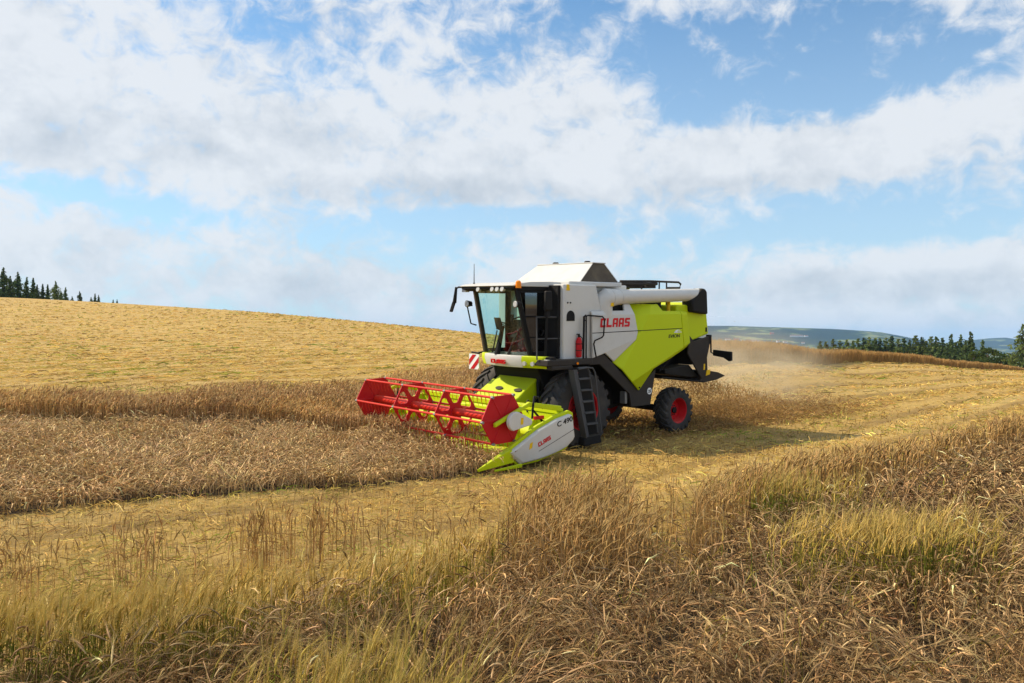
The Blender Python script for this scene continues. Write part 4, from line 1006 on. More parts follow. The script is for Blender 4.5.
# ------------------------------------------------------------------ standing, lodged and cut barley
class Bulk:
    """many small stalks, ears and leaves gathered in one mesh with a colour per stalk"""
    def __init__(s): s.v = []; s.f4 = []; s.c = []; s.n = 0
    def add(s, V, F, C):
        """V (N,k,3), F (m,4) quads (a triangle repeats its last corner), C (N,3) or (N,k,3)"""
        N, k, _ = V.shape
        s.v.append(V.reshape(-1, 3).astype(np.float32))
        s.f4.append((F[None] + (np.arange(N) * k)[:, None, None] + s.n).reshape(-1, F.shape[1]))
        if C.ndim == 2: C = np.repeat(C[:, None], k, 1)
        s.c.append(C.reshape(-1, 3).astype(np.float32)); s.n += N * k
    def build(s, name, mat):
        V = np.concatenate(s.v); C = np.concatenate(s.c)
        sizes = [f.shape[1] for f in s.f4]
        li = np.concatenate([f.ravel() for f in s.f4]).astype(np.int32)
        tot = np.concatenate([np.full(len(f), f.shape[1], np.int32) for f in s.f4])
        st = np.concatenate([[0], np.cumsum(tot)[:-1]]).astype(np.int32)
        me = bpy.data.meshes.new(name)
        me.vertices.add(len(V)); me.vertices.foreach_set('co', V.ravel())
        me.loops.add(len(li)); me.loops.foreach_set('vertex_index', li)
        me.polygons.add(len(st)); me.polygons.foreach_set('loop_start', st)
        me.update(calc_edges=True)
        me.polygons.foreach_set('use_smooth', [True] * len(st))
        a = me.color_attributes.new('tone', 'FLOAT_COLOR', 'POINT')
        a.data.foreach_set('color', np.c_[C, np.ones(len(C), np.float32)].astype(np.float32).ravel())
        me.materials.append(mat)
        o = bpy.data.objects.new(name, me); COL.objects.link(o)
        return o

def straw_mat(name, transl=.35, rough=.6):
    m, nt, b = mat_new(name); N = nt.nodes; L = nt.links
    N.remove(b); out = N['Material Output']
    ca = N.new('ShaderNodeVertexColor'); ca.layer_name = 'tone'
    df = N.new('ShaderNodeBsdfDiffuse'); L.new(ca.outputs['Color'], df.inputs['Color'])
    tr = N.new('ShaderNodeBsdfTranslucent'); L.new(ca.outputs['Color'], tr.inputs['Color'])
    mx = N.new('ShaderNodeMixShader'); mx.inputs[0].default_value = transl
    L.new(df.outputs[0], mx.inputs[1]); L.new(tr.outputs[0], mx.inputs[2])
    gl = N.new('ShaderNodeBsdfGlossy'); gl.inputs['Roughness'].default_value = .42; gl.inputs['Color'].default_value = (.9, .88, .8, 1)
    m2 = N.new('ShaderNodeMixShader'); m2.inputs[0].default_value = .012
    L.new(mx.outputs[0], m2.inputs[1]); L.new(gl.outputs[0], m2.inputs[2]); L.new(m2.outputs[0], out.inputs['Surface'])
    return m
M['barley'] = straw_mat('ripe_barley', .20)
M['straw'] = straw_mat('cut_straw', .25)

def spine(base, az, th, seg):
    """curves: base (N,3), azimuth (N,), angle from vertical at each step (N,K), step length (N,K) -> points (N,K+1,3), t, n, b"""
    N, K = th.shape
    h = np.stack([np.cos(az), np.sin(az), np.zeros(N)], -1)
    t = np.sin(th)[..., None] * h[:, None] + np.cos(th)[..., None] * np.array([0, 0, 1.])
    P = np.concatenate([base[:, None], base[:, None] + np.cumsum(t * seg[..., None], 1)], 1)
    tt = np.concatenate([t, t[:, -1:]], 1)
    b = np.stack([-np.sin(az), np.cos(az), np.zeros(N)], -1)[:, None] * np.ones((1, K + 1, 1))
    n = np.cross(b, tt)
    return P, tt, n, b

def ribbons(bulk, base, az, th, seg, width, col, twist=None):
    """flat blades; width (N,K+1)"""
    P, t, n, b = spine(base, az, th, seg)
    N, K1, _ = P.shape
    s = b if twist is None else b * np.cos(twist)[:, None, None] + n * np.sin(twist)[:, None, None]
    V = np.stack([P - s * width[..., None] * .5, P + s * width[..., None] * .5], 2).reshape(N, K1 * 2, 3)
    F = np.array([[2 * k, 2 * k + 1, 2 * k + 3, 2 * k + 2] for k in range(K1 - 1)])
    bulk.add(V, F, col)
    return P, t, n, b

def rods(bulk, P, t, n, b, rad, col, sides=3):
    N, K1, _ = P.shape
    ang = 2 * PI * np.arange(sides) / sides
    off = n[:, :, None] * np.cos(ang)[:, None] + b[:, :, None] * np.sin(ang)[:, None]
    V = (P[:, :, None] + off * rad[..., None, None]).reshape(N, K1 * sides, 3)
    F = np.array([[k * sides + i, k * sides + (i + 1) % sides, (k + 1) * sides + (i + 1) % sides, (k + 1) * sides + i] for k in range(K1 - 1) for i in range(sides)])
    bulk.add(V, F, col)

def jit(c, n, v=.16, hue=.03):
    c = np.array(c)[None] if np.ndim(c) == 1 else np.array(c)
    f = np.exp(rng.normal(0, v, (n, 1))) * np.exp(rng.normal(0, hue, (n, 3)))
    return np.clip(c * f, .003, .9)

def barley(bulk, X, Y, H, lean, droop, az, stemc, earc, leafc, lod, awn=1.0, nleaf=2, wid=1.0, lying=False, lift=0.):
    """barley plants: height, lean of the stem (radians, grows upward), droop of the ear"""
    N = len(X)
    if N == 0: return
    base = np.stack([X, Y, ground_z(X, Y) - .01 + lift], -1)
    Ks = 5 if lod == 0 else 3
    Ke = 4 if lod == 0 else 2
    w = np.linspace(.5 if lying else .12, 1, Ks)
    bend = rng.uniform(.7, 1.5, N)
    th_s = lean[:, None] * w[None] ** bend[:, None] + rng.normal(0, .20 if lying else .06, (N, Ks))
    stalk = rng.uniform(.32, .62, N) if lying else H / np.maximum(np.cos(np.minimum(th_s.mean(1), 1.25)), .35)
    seg_s = np.repeat((stalk / Ks)[:, None], Ks, 1)
    th_e = th_s[:, -1:] + droop[:, None] * np.linspace(.25, 1, Ke)[None]
    el = rng.uniform(.085, .125, N) * (1 if lod == 0 else 1.2)
    seg_e = np.repeat((el / Ke)[:, None], Ke, 1)
    P, t, n, b = spine(base, az, np.concatenate([th_s, th_e], 1), np.concatenate([seg_s, seg_e], 1))
    P[..., 2] = np.maximum(P[..., 2], base[:, 2:3] + .02)
    st = jit(stemc, N); ec = jit(earc, N); lc = jit(leafc, N * nleaf) if np.ndim(leafc) == 1 else jit(np.repeat(leafc, nleaf, 0), N * nleaf)
    sl = slice(0, Ks + 1)
    if lod == 0:
        rods(bulk, P[:, sl], t[:, sl], n[:, sl], b[:, sl], np.full((N, Ks + 1), .0019), st)
    else:
        s = b[:, sl] * .0036 * wid
        V = np.stack([P[:, sl] - s, P[:, sl] + s], 2).reshape(N, (Ks + 1) * 2, 3)
        bulk.add(V, np.array([[2 * k, 2 * k + 1, 2 * k + 3, 2 * k + 2] for k in range(Ks)]), st)
    # ear
    se = slice(Ks, Ks + Ke + 1)
    prof = np.interp(np.linspace(0, 1, Ke + 1), [0, .15, .5, .85, 1], [.35, .95, 1, .75, .15])
    rad = .0060 * prof[None] * rng.uniform(.85, 1.2, (N, 1)) * (1 if lod == 0 else 1.35 * wid)
    rods(bulk, P[:, se], t[:, se], n[:, se], b[:, se], rad, ec, 4 if lod == 0 else 3)
    # awns
    na = (13 if lod == 0 else 5)
    if awn > 0:
        for a in range(na):
            k = Ks + min(Ke, int(1 + (a / na) * Ke))
            ph = rng.uniform(0, 2 * PI, N); sp = rng.uniform(.04, .24, N)
            d = t[:, k] * np.cos(sp)[:, None] + (n[:, k] * np.cos(ph)[:, None] + b[:, k] * np.sin(ph)[:, None]) * np.sin(sp)[:, None]
            ln = rng.uniform(.09, .15, N) * awn
            s = np.cross(d, rng.normal(0, 1, (N, 3))); s /= np.linalg.norm(s, axis=1, keepdims=True) + 1e-9
            wd = (.0011 if lod == 0 else .0026 * wid)
            p0 = P[:, k]
            V = np.stack([p0 - s * wd, p0 + s * wd, p0 + d * ln[:, None]], 1)
            bulk.add(V, np.array([[0, 1, 2]]), np.clip(ec * .72 + AWN * .34, 0, .9))
    # leaves
    if nleaf:
        li = np.repeat(np.arange(N), nleaf); nl = len(li)
        k = rng.integers(1, Ks, nl)
        lb = P[li, k]
        la = rng.uniform(0, 2 * PI, nl); K = 4 if lod == 0 else 2
        th0 = rng.uniform(.25, .9, nl); th1 = rng.uniform(1.2, 2.9, nl)
        th = th0[:, None] + (th1 - th0)[:, None] * np.linspace(0, 1, K)[None]
        ln = rng.uniform(.10, .24, nl)
        seg = np.repeat((ln / K)[:, None], K, 1)
        wv = (np.interp(np.linspace(0, 1, K + 1), [0, .3, 1], [.7, 1, .08])[None] * rng.uniform(.004, .010, (nl, 1))) * (1 if lod == 0 else 1.3 * wid)
        ribbons(bulk, lb, la, th, seg, wv, lc, rng.uniform(0, PI, nl))

def litter(bulk, X, Y, z, col, lo=.08, hi=.35, w0=.003, w1=.006, tilt=.35, K=2, az=None):
    """loose straws lying about"""
    N = len(X)
    base = np.stack([X, Y, ground_z(X, Y) + z], -1)
    az = rng.uniform(0, 2 * PI, N) if az is None else az
    th = PI / 2 + rng.normal(0, tilt, (N, 1)) + np.linspace(-.25, .25, K)[None] * rng.uniform(-1, 1.6, (N, 1))
    ln = rng.uniform(lo, hi, N); seg = np.repeat((ln / K)[:, None], K, 1)
    ribbons(bulk, base, az, th, seg, np.repeat(rng.uniform(w0, w1, N)[:, None], K + 1, 1), jit(col, N, .22, .06), rng.uniform(0, PI, N))

def scatter(n, y0, y1, m=1.12, px0=None, px1=None):
    """random points over the part of the field in front of the lens and a margin beside it, evenly per area"""
    Y = np.sqrt(rng.uniform(y0 * y0, y1 * y1, n))
    a, b_ = (-m * .602, m * .602) if px0 is None else ((px0 - 512) / F, (px1 - 512) / F)
    return Y * rng.uniform(a, b_, n), Y

# tones
GOLD = np.array([.56, .375, .088]); STRAW = np.array([.66, .45, .130]); BROWN = np.array([.345, .205, .072]); DEAD = np.array([.265, .152, .062]); GREY = np.array([.51, .350, .168])
GREEN = np.array([.135, .180, .018]); OLIVE = np.array([.285, .240, .032])

AWN = np.array([.57, .435, .18])
def g2(px, Y, cx, cy, rx, ry): return np.exp(-(((px - cx) / rx) ** 2 + ((Y - cy) / ry) ** 2))

def foreground():
    bulk = Bulk()
    for (y0, y1, dens, lod) in ((2.6, 6.2, 430, 0), (6.2, 11, 330, 1), (11, 30, 190, 2)):
        mg = 1.55 if y0 < 10 else 1.2
        area = (y1 * y1 - y0 * y0) * mg * .602
        n = int(area * dens)
        X, Y = scatter(n, y0, y1, mg)
        keep = crop_zones(X, Y) == 1
        X, Y = X[keep], Y[keep]; px = PX(X, Y); N = len(X)
        # patches
        edge = fore_edge(px) - Y
        feather = np.maximum.reduce([np.where(px < 520, np.exp(-((edge - .32) / .36) ** 2), 0), 1.1 * g2(px, Y, 355, 4.1, 85, .75), 1.1 * g2(px, Y, 885, 8.2, 75, .5), .6 * g2(px, Y, 795, 10.8, 50, .5)])
        tall = np.maximum.reduce([g2(px, Y, 570, 9.9, 75, 1.25), np.where(px > 690, np.exp(-((edge - .5) / .8) ** 2), 0), .8 * g2(px, Y, 560, 8.2, 90, .8)])
        dying = np.maximum.reduce([g2(px, Y, 100, 4.75, 200, .9), .8 * g2(px, Y, 470, 6.2, 120, .9), 1.1 * g2(px, Y, 130, 5.2, 240, .5)])
        nz = fbm(X * 1.3 + 3, Y * 1.3); nz2 = fbm(X * 3.1, Y * 3.1 + 8)
        feather = np.clip(feather * (.55 + nz), 0, 1); tall = np.clip(tall * (.6 + nz), 0, 1); dying = np.clip(dying * (.5 + nz), 0, 1)
        u = rng.random(N)
        kind = np.where(u < feather * 1.1, 0, np.where(u < feather * 1.1 + tall, 1, np.where(u < feather + tall + dying, 2, 3)))
        # holes in the lodged crop
        hole = ((kind == 3) & (nz2 < .49) & (rng.random(N) < .94)) | ((kind == 2) & (rng.random(N) < np.where(nz2 < .5, .88, .58))) | ((kind == 3) & (rng.random(N) < .22))
        keep = ~hole
        X, Y, px, kind, nz, nz2, feather = X[keep], Y[keep], px[keep], kind[keep], nz[keep], nz2[keep], feather[keep]; N = len(X)
        H = np.choose(kind, [rng.normal(.44, .05, N), rng.normal(.58, .06, N), rng.normal(.36, .10, N), rng.normal(.34, .11, N)]) * (.85 + .3 * nz)
        H = H * (1 + .22 * (kind == 1) * g2(px, Y, 570, 9.8, 75, 1.3))
        H = np.clip(H, .12, .86)
        swirl = vnoise(X * .8 + 31, Y * .8) * 4 * PI
        az = np.choose(kind, [rng.normal(.1, 1.0, N), rng.normal(.3, 1.1, N), rng.normal(.0, 1.2, N), swirl + rng.normal(0, .5, N)])
        lean = np.choose(kind, [rng.normal(.10, .13, N), rng.normal(.12, .10, N), rng.normal(.30, .18, N), rng.uniform(.75, 1.6, N)])
        droop = np.choose(kind, [rng.uniform(.0, .9, N) ** 1.3 + .05, rng.uniform(.3, 1.2, N), rng.uniform(.8, 2.4, N), rng.uniform(.0, 1.3, N)])
        mixg = (fbm(X * .9 + 40, Y * .9) - .38)
        gr = np.clip(mixg * 2.4 + rng.normal(.15, .28, N), 0, 1)[:, None]
        stem = np.empty((N, 3)); ear = np.empty((N, 3)); leaf = np.empty((N, 3))
        k = kind[:, None]
        dk = np.exp(rng.normal(.02, .42, (N, 1)))
        stem = np.where(k == 0, (OLIVE * .65 + BROWN * .2) * (1 - gr) + GREEN * gr, np.where(k == 1, BROWN * .95, np.where(k == 2, DEAD * .85, DEAD)))
        ear = np.where(k == 0, (GOLD * 1.02) * (1 - gr * .5) + OLIVE * gr * .55, np.where(k == 1, BROWN * 1.25, np.where(k == 2, DEAD * 1.1, DEAD * (1 - gr) + GREY * 1.0 * gr)))
        leaf = np.where(k == 0, OLIVE * (1 - gr) + GREEN * 1.1 * gr, np.where(k == 1, BROWN, np.where(k == 2, DEAD * .8, DEAD * .6 + GREY * .3)))
        stem = np.where(k == 3, stem * dk, stem); ear = np.where(k == 3, ear * dk, ear); leaf = np.where(k == 3, leaf * dk, leaf)
        odd = (rng.random(N) < .05)[:, None]
        stem = np.where(odd & (k == 3), OLIVE * 1.2, stem); leaf = np.where(odd & (k == 3), OLIVE, leaf)
        for kk, aw in ((0, 1.35), (1, .9), (2, .75), (3, .75)):
            s = kind == kk
            barley(bulk, X[s], Y[s], H[s], lean[s], droop[s], az[s], stem[s], ear[s], leaf[s], min(lod, 1), aw, 2 if lod < 2 else 1, 1.0 if lod < 2 else 1.8, kk == 3, np.clip((fbm(X[s] * 1.6 + 70, Y[s] * 1.6) - .36) * .75, 0, .30) * rng.uniform(0, 1, s.sum()) if kk == 3 else 0.)
    # matted straw between the lodged stalks
    for (y0, y1, dens, w) in ((2.6, 7, 260, 1), (7, 13, 150, 1.6), (13, 28, 60, 2.6)):
        mg = 1.55 if y0 < 10 else 1.2
        n = int((y1 * y1 - y0 * y0) * mg * .602 * dens)
        X, Y = scatter(n, y0, y1, mg); s = crop_zones(X, Y) == 1; X, Y = X[s], Y[s]
        swirl = vnoise(X * .8 + 31, Y * .8) * 4 * PI + rng.normal(0, .8, len(X))
        litter(bulk, X, Y, np.clip((fbm(X * 1.6 + 70, Y * 1.6) - .34) * .9, 0.01, .34) * rng.uniform(.2, 1.1, len(X)), DEAD * .35 + GREY * .65, .2, .65, .003 * w, .006 * w, .4, 3, swirl)
    o = bulk.build('foreground_barley', M['barley'])
    tag(o, 'half lodged brown and greenish barley across the foreground', 'barley crop', kind='stuff')

def loose_tufts():
    """thin upright tufts left standing on the stubble beyond the foreground crop"""
    bulk = Bulk()
    for px, d, r, n in ((-40,7.6,.3,30),(4,7.4,.16,26),(18,7.7,.14,18),(44,7.8,.10,10),(64,7.7,.14,10),(110,8.3,.10,14),(122,8.2,.08,8),(136,8.1,.12,22),(148,7.7,.14,30),(152,8.7,.05,6),(165,9.2,.05,4),(236,8.6,.10,14),(252,8.8,.16,52),(266,8.9,.14,40),(281,9.0,.09,14),(292,9.2,.08,14),(313,9.1,.10,34),(320,9.2,.08,20),(331,9.4,.06,12),(345,9.3,.12,26),(356,9.0,.10,16),(374,9.0,.12,14),(205,7.6,.2,14),(400,8.6,.2,14),(440,8.8,.2,20),(470,9.4,.2,18),(655,10.0,.15,12),(674,10.4,.15,18),(640,9.5,.2,14)):
        c = ((px - 512) / F * d, d)
        n = max(3, int(n * .62)); X = c[0] + rng.normal(0, r * .5, n); Y = c[1] + rng.normal(0, r, n)
        barley(bulk, X, Y, np.clip(rng.normal(.46, .10, n), .2, .68), rng.normal(.14, .12, n), rng.uniform(.1, .7, n), rng.uniform(0, 2 * PI, n), jit(BROWN * 1.15, n), jit(BROWN * 1.3, n), jit(BROWN * 1.1, n), 1, .7, 1, 1.0)
    o = bulk.build('standing_tuft', M['barley']); tag(o, 'thin brown tufts of barley left upright on the stubble strip', 'barley tufts', kind='stuff')

def middle_strip():
    # lodged swath ahead of the header
    bulk = Bulk()
    n = 52000
    X, Y = scatter(n, 9, 26, 1.16, -130, 580)
    z = crop_zones(X, Y)
    s = z == 2; X2, Y2 = X[s], Y[s]; N = len(X2)
    nz = fbm(X2 * 1.1 + 7, Y2 * 1.1)
    lx_, ly_ = to_local(X2, Y2)
    H = np.clip(rng.normal(.25, .07, N) * (.45 + 1.1 * nz) * (1 + .7 * np.clip((5.2 - lx_) / 1.6, 0, 1)), .12, .66)
    swirl = vnoise(X2 * .4 + 11, Y2 * .4) * 4 * PI + rng.normal(0, .8, N)
    gr = np.clip((fbm(X2 * .7 + 20, Y2 * .7) - .4) * 2.5, 0, 1)[:, None]
    colr = DEAD * (1 - gr * .3) + OLIVE * gr * .3
    barley(bulk, X2, Y2, H, rng.uniform(.6, 1.5, N), rng.uniform(.2, 1.4, N), swirl, jit(colr * .5 + GREY * .62, N, .22), jit(colr * .4 + GREY * .95, N, .22), jit(colr * .5 + GREY * .7, N, .22), 1, .6, 1, 1.6)
    n = 26000; X, Y = scatter(n, 9, 26, 1.16, -130, 580); s = crop_zones(X, Y) == 2; X, Y = X[s], Y[s]
    litter(bulk, X, Y, rng.uniform(.05, .26, len(X)), DEAD * .4 + GREY * .8, .15, .5, .006, .011, .45, 2)
    o = bulk.build('lodged_barley', M['barley']); tag(o, 'flattened pale brown barley strip in front of the red reel', 'barley crop', kind='stuff')
    # tall strip beyond it
    bulk = Bulk()
    n = 150000
    X, Y = scatter(n, 13, 38, 1.16, -150, 600)
    s = crop_zones(X, Y) == 3
    px = PX(X, Y)
    s &= rng.random(n) < np.where(Y - wall_base(px) < 1.6, 1.0, .55) * np.clip(24 / Y, .4, 1)
    X, Y = X[s], Y[s]; N = len(X); px = PX(X, Y)
    nz = fbm(X * .9, Y * .9 + 5)
    H = np.clip(rng.normal(.52, .05, N) * (.72 + .5 * nz) * (1 + .25 * np.clip((px - 300) / 120, 0, 1)), .26, .8)
    c = np.where((fbm(X * .6 + 4, Y * .6) > .5)[:, None], BROWN * 1.0 + GREY * .28, DEAD + GREY * .3)
    barley(bulk, X, Y, H, rng.normal(.16, .12, N), rng.uniform(.3, 1.5, N), rng.normal(.3, 1.1, N), jit(c * .95, N), jit(c * 1.22, N), jit(c, N), 1, .7, 1, 1.9)
    o = bulk.build('uncut_barley', M['barley']); tag(o, 'upright brown barley strip standing beyond the flattened strip', 'barley crop', kind='stuff')

def far_band():
    bulk = Bulk()
    n = 120000
    # denser towards the visible front edge
    px = rng.uniform(640, 1030, n); d = band_base(px) + 24 * rng.random(n) ** 2.2
    X = (px - 512) / F * d; Y = d
    s = crop_zones(X, Y) == 4; X, Y = X[s], Y[s]; N = len(X)
    nz = fbm(X * .35, Y * .35)
    H = np.clip(rng.normal(.72, .06, N) * (.85 + .3 * nz), .4, .95)
    base = np.stack([X, Y, ground_z(X, Y)], -1)
    th = rng.normal(0, .14, (N, 2)) + np.array([0, .25])
    seg = np.stack([H * .8, H * .25], -1)
    w = np.stack([np.full(N, .014), np.full(N, .017), np.full(N, .010)], -1) * (Y / 45)[:, None]
    c = BROWN * 1.25
    ribbons(bulk, base, rng.uniform(0, 2 * PI, N), th, seg, w, jit(c, N, .16), rng.uniform(0, PI, N))
    o = bulk.build('distant_barley', M['barley']); tag(o, 'tall tan barley band on the brow of the field at right', 'barley crop', kind='stuff')

def stubble():
    bulk = Bulk()
    rowdir = np.array([.76, .65]); rown = np.array([-.65, .76])
    for (y0, y1, hgt) in ((5.5, 9, .10), (9, 14, .10), (14, 20, .10), (20, 28, .09), (28, 38, .10), (38, 52, .10), (52, 72, .10), (72, 100, .10), (100, 140, .10)):
        ym = (y0 + y1) / 2; w = max(1., (ym / 9.) ** .95)
        dens = 330 * (8 / ym) ** 1.55
        n = int((y1 * y1 - y0 * y0) * .602 * 1.16 * dens)
        X, Y = scatter(n, y0, y1, 1.16)
        s = rng.random(n) < np.clip((150 - Y) / 40, 0, 1); X, Y = X[s], Y[s]; n = len(X)
        ph_ = ((-.7604 * X + .6494 * Y) / 4.9) % 1.0
        trk = np.maximum(np.exp(-((ph_ - .25) / .065) ** 2), np.exp(-((ph_ - .66) / .065) ** 2)); swa = np.exp(-((ph_ - .47) / .09) ** 2)
        if ym < 22: trk = trk * .25
        s = rng.random(n) > trk * .97
        if ym > 25: s &= rng.random(n) < (.12 + .88 * np.clip(.5 + .75 * np.sin(2 * PI * (ph_ * 2 + .1)) * (.6 + .8 * vnoise(X * .2, Y * .2)), 0, 1)) * (1.0 if ym < 60 else .75)
        X, Y, trk, swa = X[s], Y[s], trk[s], swa[s]; n = len(X)
        # cut stalks stand in drill rows
        q = X * rown[0] + Y * rown[1]; tgt = np.round(q / .16) * .16 + rng.normal(0, .028, n)
        Xr = X + rown[0] * (tgt - q); Yr = Y + rown[1] * (tgt - q)
        s = crop_zones(Xr, Yr) == 0; Xr, Yr, trk, swa = Xr[s], Yr[s], trk[s], swa[s]; m = len(Xr)
        up = rng.random(m) < (.5 if ym < 25 else .12)
        nz = fbm(Xr * .5 + 60, Yr * .5); gr = (np.clip((nz - (.43 if ym < 25 else .52)) * 4, 0, 1) * (rng.random(m) < .5))[:, None]
        col = (STRAW * .92 * (1 - gr) + (GREEN * 1.5) * gr) * (1 - .55 * trk + .12 * swa)[:, None]
        col = np.where((rng.random(m) < (.20 if ym < 25 else .06) + (1 if ym < 25 else .4) * .25 * np.clip((fbm(Xr * .22 + 9, Yr * .8) - .5) * 4, 0, 1))[:, None], BROWN * .62, col)
        a = up
        N = a.sum()
        base = np.stack([Xr[a], Yr[a], ground_z(Xr[a], Yr[a]) - .01], -1)
        h = rng.uniform(.5, 1.3, N) * hgt * (.5 + fbm(Xr[a] * 2.3, Yr[a] * 2.3))
        ribbons(bulk, base, rng.uniform(0, 2 * PI, N), rng.normal(0, .22, (N, 1)), h[:, None], np.full((N, 2), .0055 * w), jit(col[a], N, .2), rng.uniform(0, PI, N))
        a = ~up
        litter(bulk, Xr[a], Yr[a], rng.uniform(.01, .07, a.sum()), col[a] * 1.05, .08, .30 if ym < 25 else .6, .005 * w, .009 * w, .22 if ym < 25 else .06, 2, None if ym < 25 else (math.atan2(.65, .76) + rng.normal(0, .5, a.sum())))
    o = bulk.build('stubble', M['straw']); tag(o, 'short golden stubble and loose straw on the cut strips', 'stubble', kind='stuff')
foreground(); loose_tufts(); middle_strip(); far_band(); stubble()

# ------------------------------------------------------------------ trees
def leaf_mat(name, c1, c2, tr=.25):
    m, nt, b = mat_new(name); N = nt.nodes; L = nt.links; N.remove(b); out = N['Material Output']
    g = N.new('ShaderNodeNewGeometry'); oi = N.new('ShaderNodeObjectInfo')
    r = N.new('ShaderNodeMix'); r.data_type = 'RGBA'; r.inputs['A'].default_value = (*c1, 1); r.inputs['B'].default_value = (*c2, 1); L.new(g.outputs['Random Per Island'], r.inputs['Factor'])
    hs = N.new('ShaderNodeHueSaturation'); v = N.new('ShaderNodeMapRange'); v.inputs['To Min'].default_value = .75; v.inputs['To Max'].default_value = 1.3
    L.new(oi.outputs['Random'], v.inputs['Value']); L.new(v.outputs['Result'], hs.inputs['Value']); L.new(r.outputs['Result'], hs.inputs['Color'])
    d = N.new('ShaderNodeBsdfDiffuse'); t = N.new('ShaderNodeBsdfTranslucent'); L.new(hs.outputs[0], d.inputs['Color']); L.new(hs.outputs[0], t.inputs['Color'])
    mx = N.new('ShaderNodeMixShader'); mx.inputs[0].default_value = tr; L.new(d.outputs[0], mx.inputs[1]); L.new(t.outputs[0], mx.inputs[2]); L.new(mx.outputs[0], out.inputs['Surface'])
    return m
M['needles'] = leaf_mat('spruce_needles', (.045, .076, .028), (.110, .150, .050), .15)
M['pine'] = leaf_mat('pine_needles', (.075, .110, .032), (.155, .190, .058), .2)
M['leaves'] = leaf_mat('broad_leaves', (.060, .095, .022), (.13, .17, .040), .3)
M['dark_leaves'] = leaf_mat('dark_broad_leaves', (.036, .062, .020), (.080, .112, .034), .3)
M['bark'] = paint('bark', (.085, .065, .050), .9, dirt=.2)

def mesh_np(name, V, F, mat):
    me = bpy.data.meshes.new(name); me.from_pydata(V.tolist(), [], F.tolist()); me.update(); me.materials.append(mat); return me

def trunk_mesh(h, r, limbs):
    b = MB(); b.tube([(0, 0, -.5), (0, 0, h * .3), (.01 * h, 0, h * .65), (0, 0, h * .97)], [r, r * .8, r * .45, r * .08], 8)
    for p, q, rr in limbs: b.tube([p, ((p[0] + q[0]) / 2, (p[1] + q[1]) / 2, (p[2] + q[2]) / 2 + .02 * h), q], [rr, rr * .7, rr * .25], 5)
    bmesh.ops.recalc_face_normals(b.bm, faces=b.bm.faces)
    me = bpy.data.meshes.new('trunk'); b.bm.to_mesh(me); b.bm.free(); me.materials.append(M['bark']); return me

def quads(cs, us, vs_):
    N = len(cs)
    V = np.stack([cs - us - vs_, cs + us - vs_, cs + us + vs_, cs - us + vs_], 1).reshape(-1, 3)
    return V, np.arange(N * 4).reshape(-1, 4)

def spruce_meshes(seed, slim=.19, kind='needles', round_top=False):
    """unit height conifer: whorls of drooping branches hung with needle sprays"""
    r = np.random.default_rng(seed); C_, U_, W_ = [], [], []; limbs = []
    nw = 22
    for k in range(nw):
        t = k / (nw - 1); z = .10 + .88 * t
        L = slim * (1 - t) ** .82 * r.uniform(.75, 1.2) + .012
        if round_top: L = slim * 1.15 * math.sin(PI * min(1, (t * .88 + .14))) ** .8 * r.uniform(.5, 1.25) + .015
        nb = r.integers(6, 10) if t < .85 else 4
        for j in range(nb):
            a = r.uniform(0, 2 * PI); Lb = L * r.uniform(.6, 1.2); dr = r.uniform(.15, .5) * (1 - t * .8)
            if k % 3 == 0 and j < 3: limbs.append(((0, 0, z), (math.cos(a) * Lb, math.sin(a) * Lb, z - dr * Lb), .006))
            m = max(3, int(9 * Lb / slim) + 2)
            for q in range(m):
                f = (q + r.uniform(.2, 1)) / m
                c = np.array([math.cos(a) * Lb * f, math.sin(a) * Lb * f, z - dr * Lb * f - .012 * f]) + r.normal(0, .008, 3)
                s = r.uniform(.010, .022) * (1.25 - .5 * t)
                u = r.normal(0, 1, 3); u /= np.linalg.norm(u); w = np.cross(u, r.normal(0, 1, 3)); w /= np.linalg.norm(w) + 1e-9
                w[2] -= .5
                C_.append(c); U_.append(u * s); W_.append(w * s * 1.3)
    V, F_ = quads(np.array(C_), np.array(U_), np.array(W_))
    return mesh_np('crown', V, F_, M[kind]), trunk_mesh(1.0, .017, limbs)

def broad_meshes(seed, wide=.33, low=.18, kind='leaves', n=2600, lobes=16):
    r = np.random.default_rng(seed); C_, limbs = [], []
    for k in range(lobes):
        a = r.uniform(0, 2 * PI); zz = r.uniform(low + .08, .93); rad = wide * math.sin(PI * np.clip((zz - low * .6) / (1.08 - low * .6), 0.08, .97)) ** .7 * r.uniform(.25, .85)
        c = np.array([math.cos(a) * rad, math.sin(a) * rad, zz]); s = r.uniform(.07, .15) * (wide / .33) ** .5
        limbs.append(((0, 0, max(.1, zz - .28)), tuple(c), .012))
        m = n // lobes
        p = r.normal(0, 1, (m, 3)); p /= np.linalg.norm(p, axis=1, keepdims=True)
        C_.append(c + p * s * r.uniform(.35, 1.12, (m, 1)) * np.array([1, 1, .8]))
    C_ = np.concatenate(C_); N = len(C_)
    u = r.normal(0, 1, (N, 3)); u /= np.linalg.norm(u, axis=1, keepdims=True); w = np.cross(u, r.normal(0, 1, (N, 3))); w /= np.linalg.norm(w, axis=1, keepdims=True)
    s = r.uniform(.010, .020, (N, 1))
    V, F_ = quads(C_, u * s, w * s)
    return mesh_np('crown', V, F_, M[kind]), trunk_mesh(.9, .022, limbs)

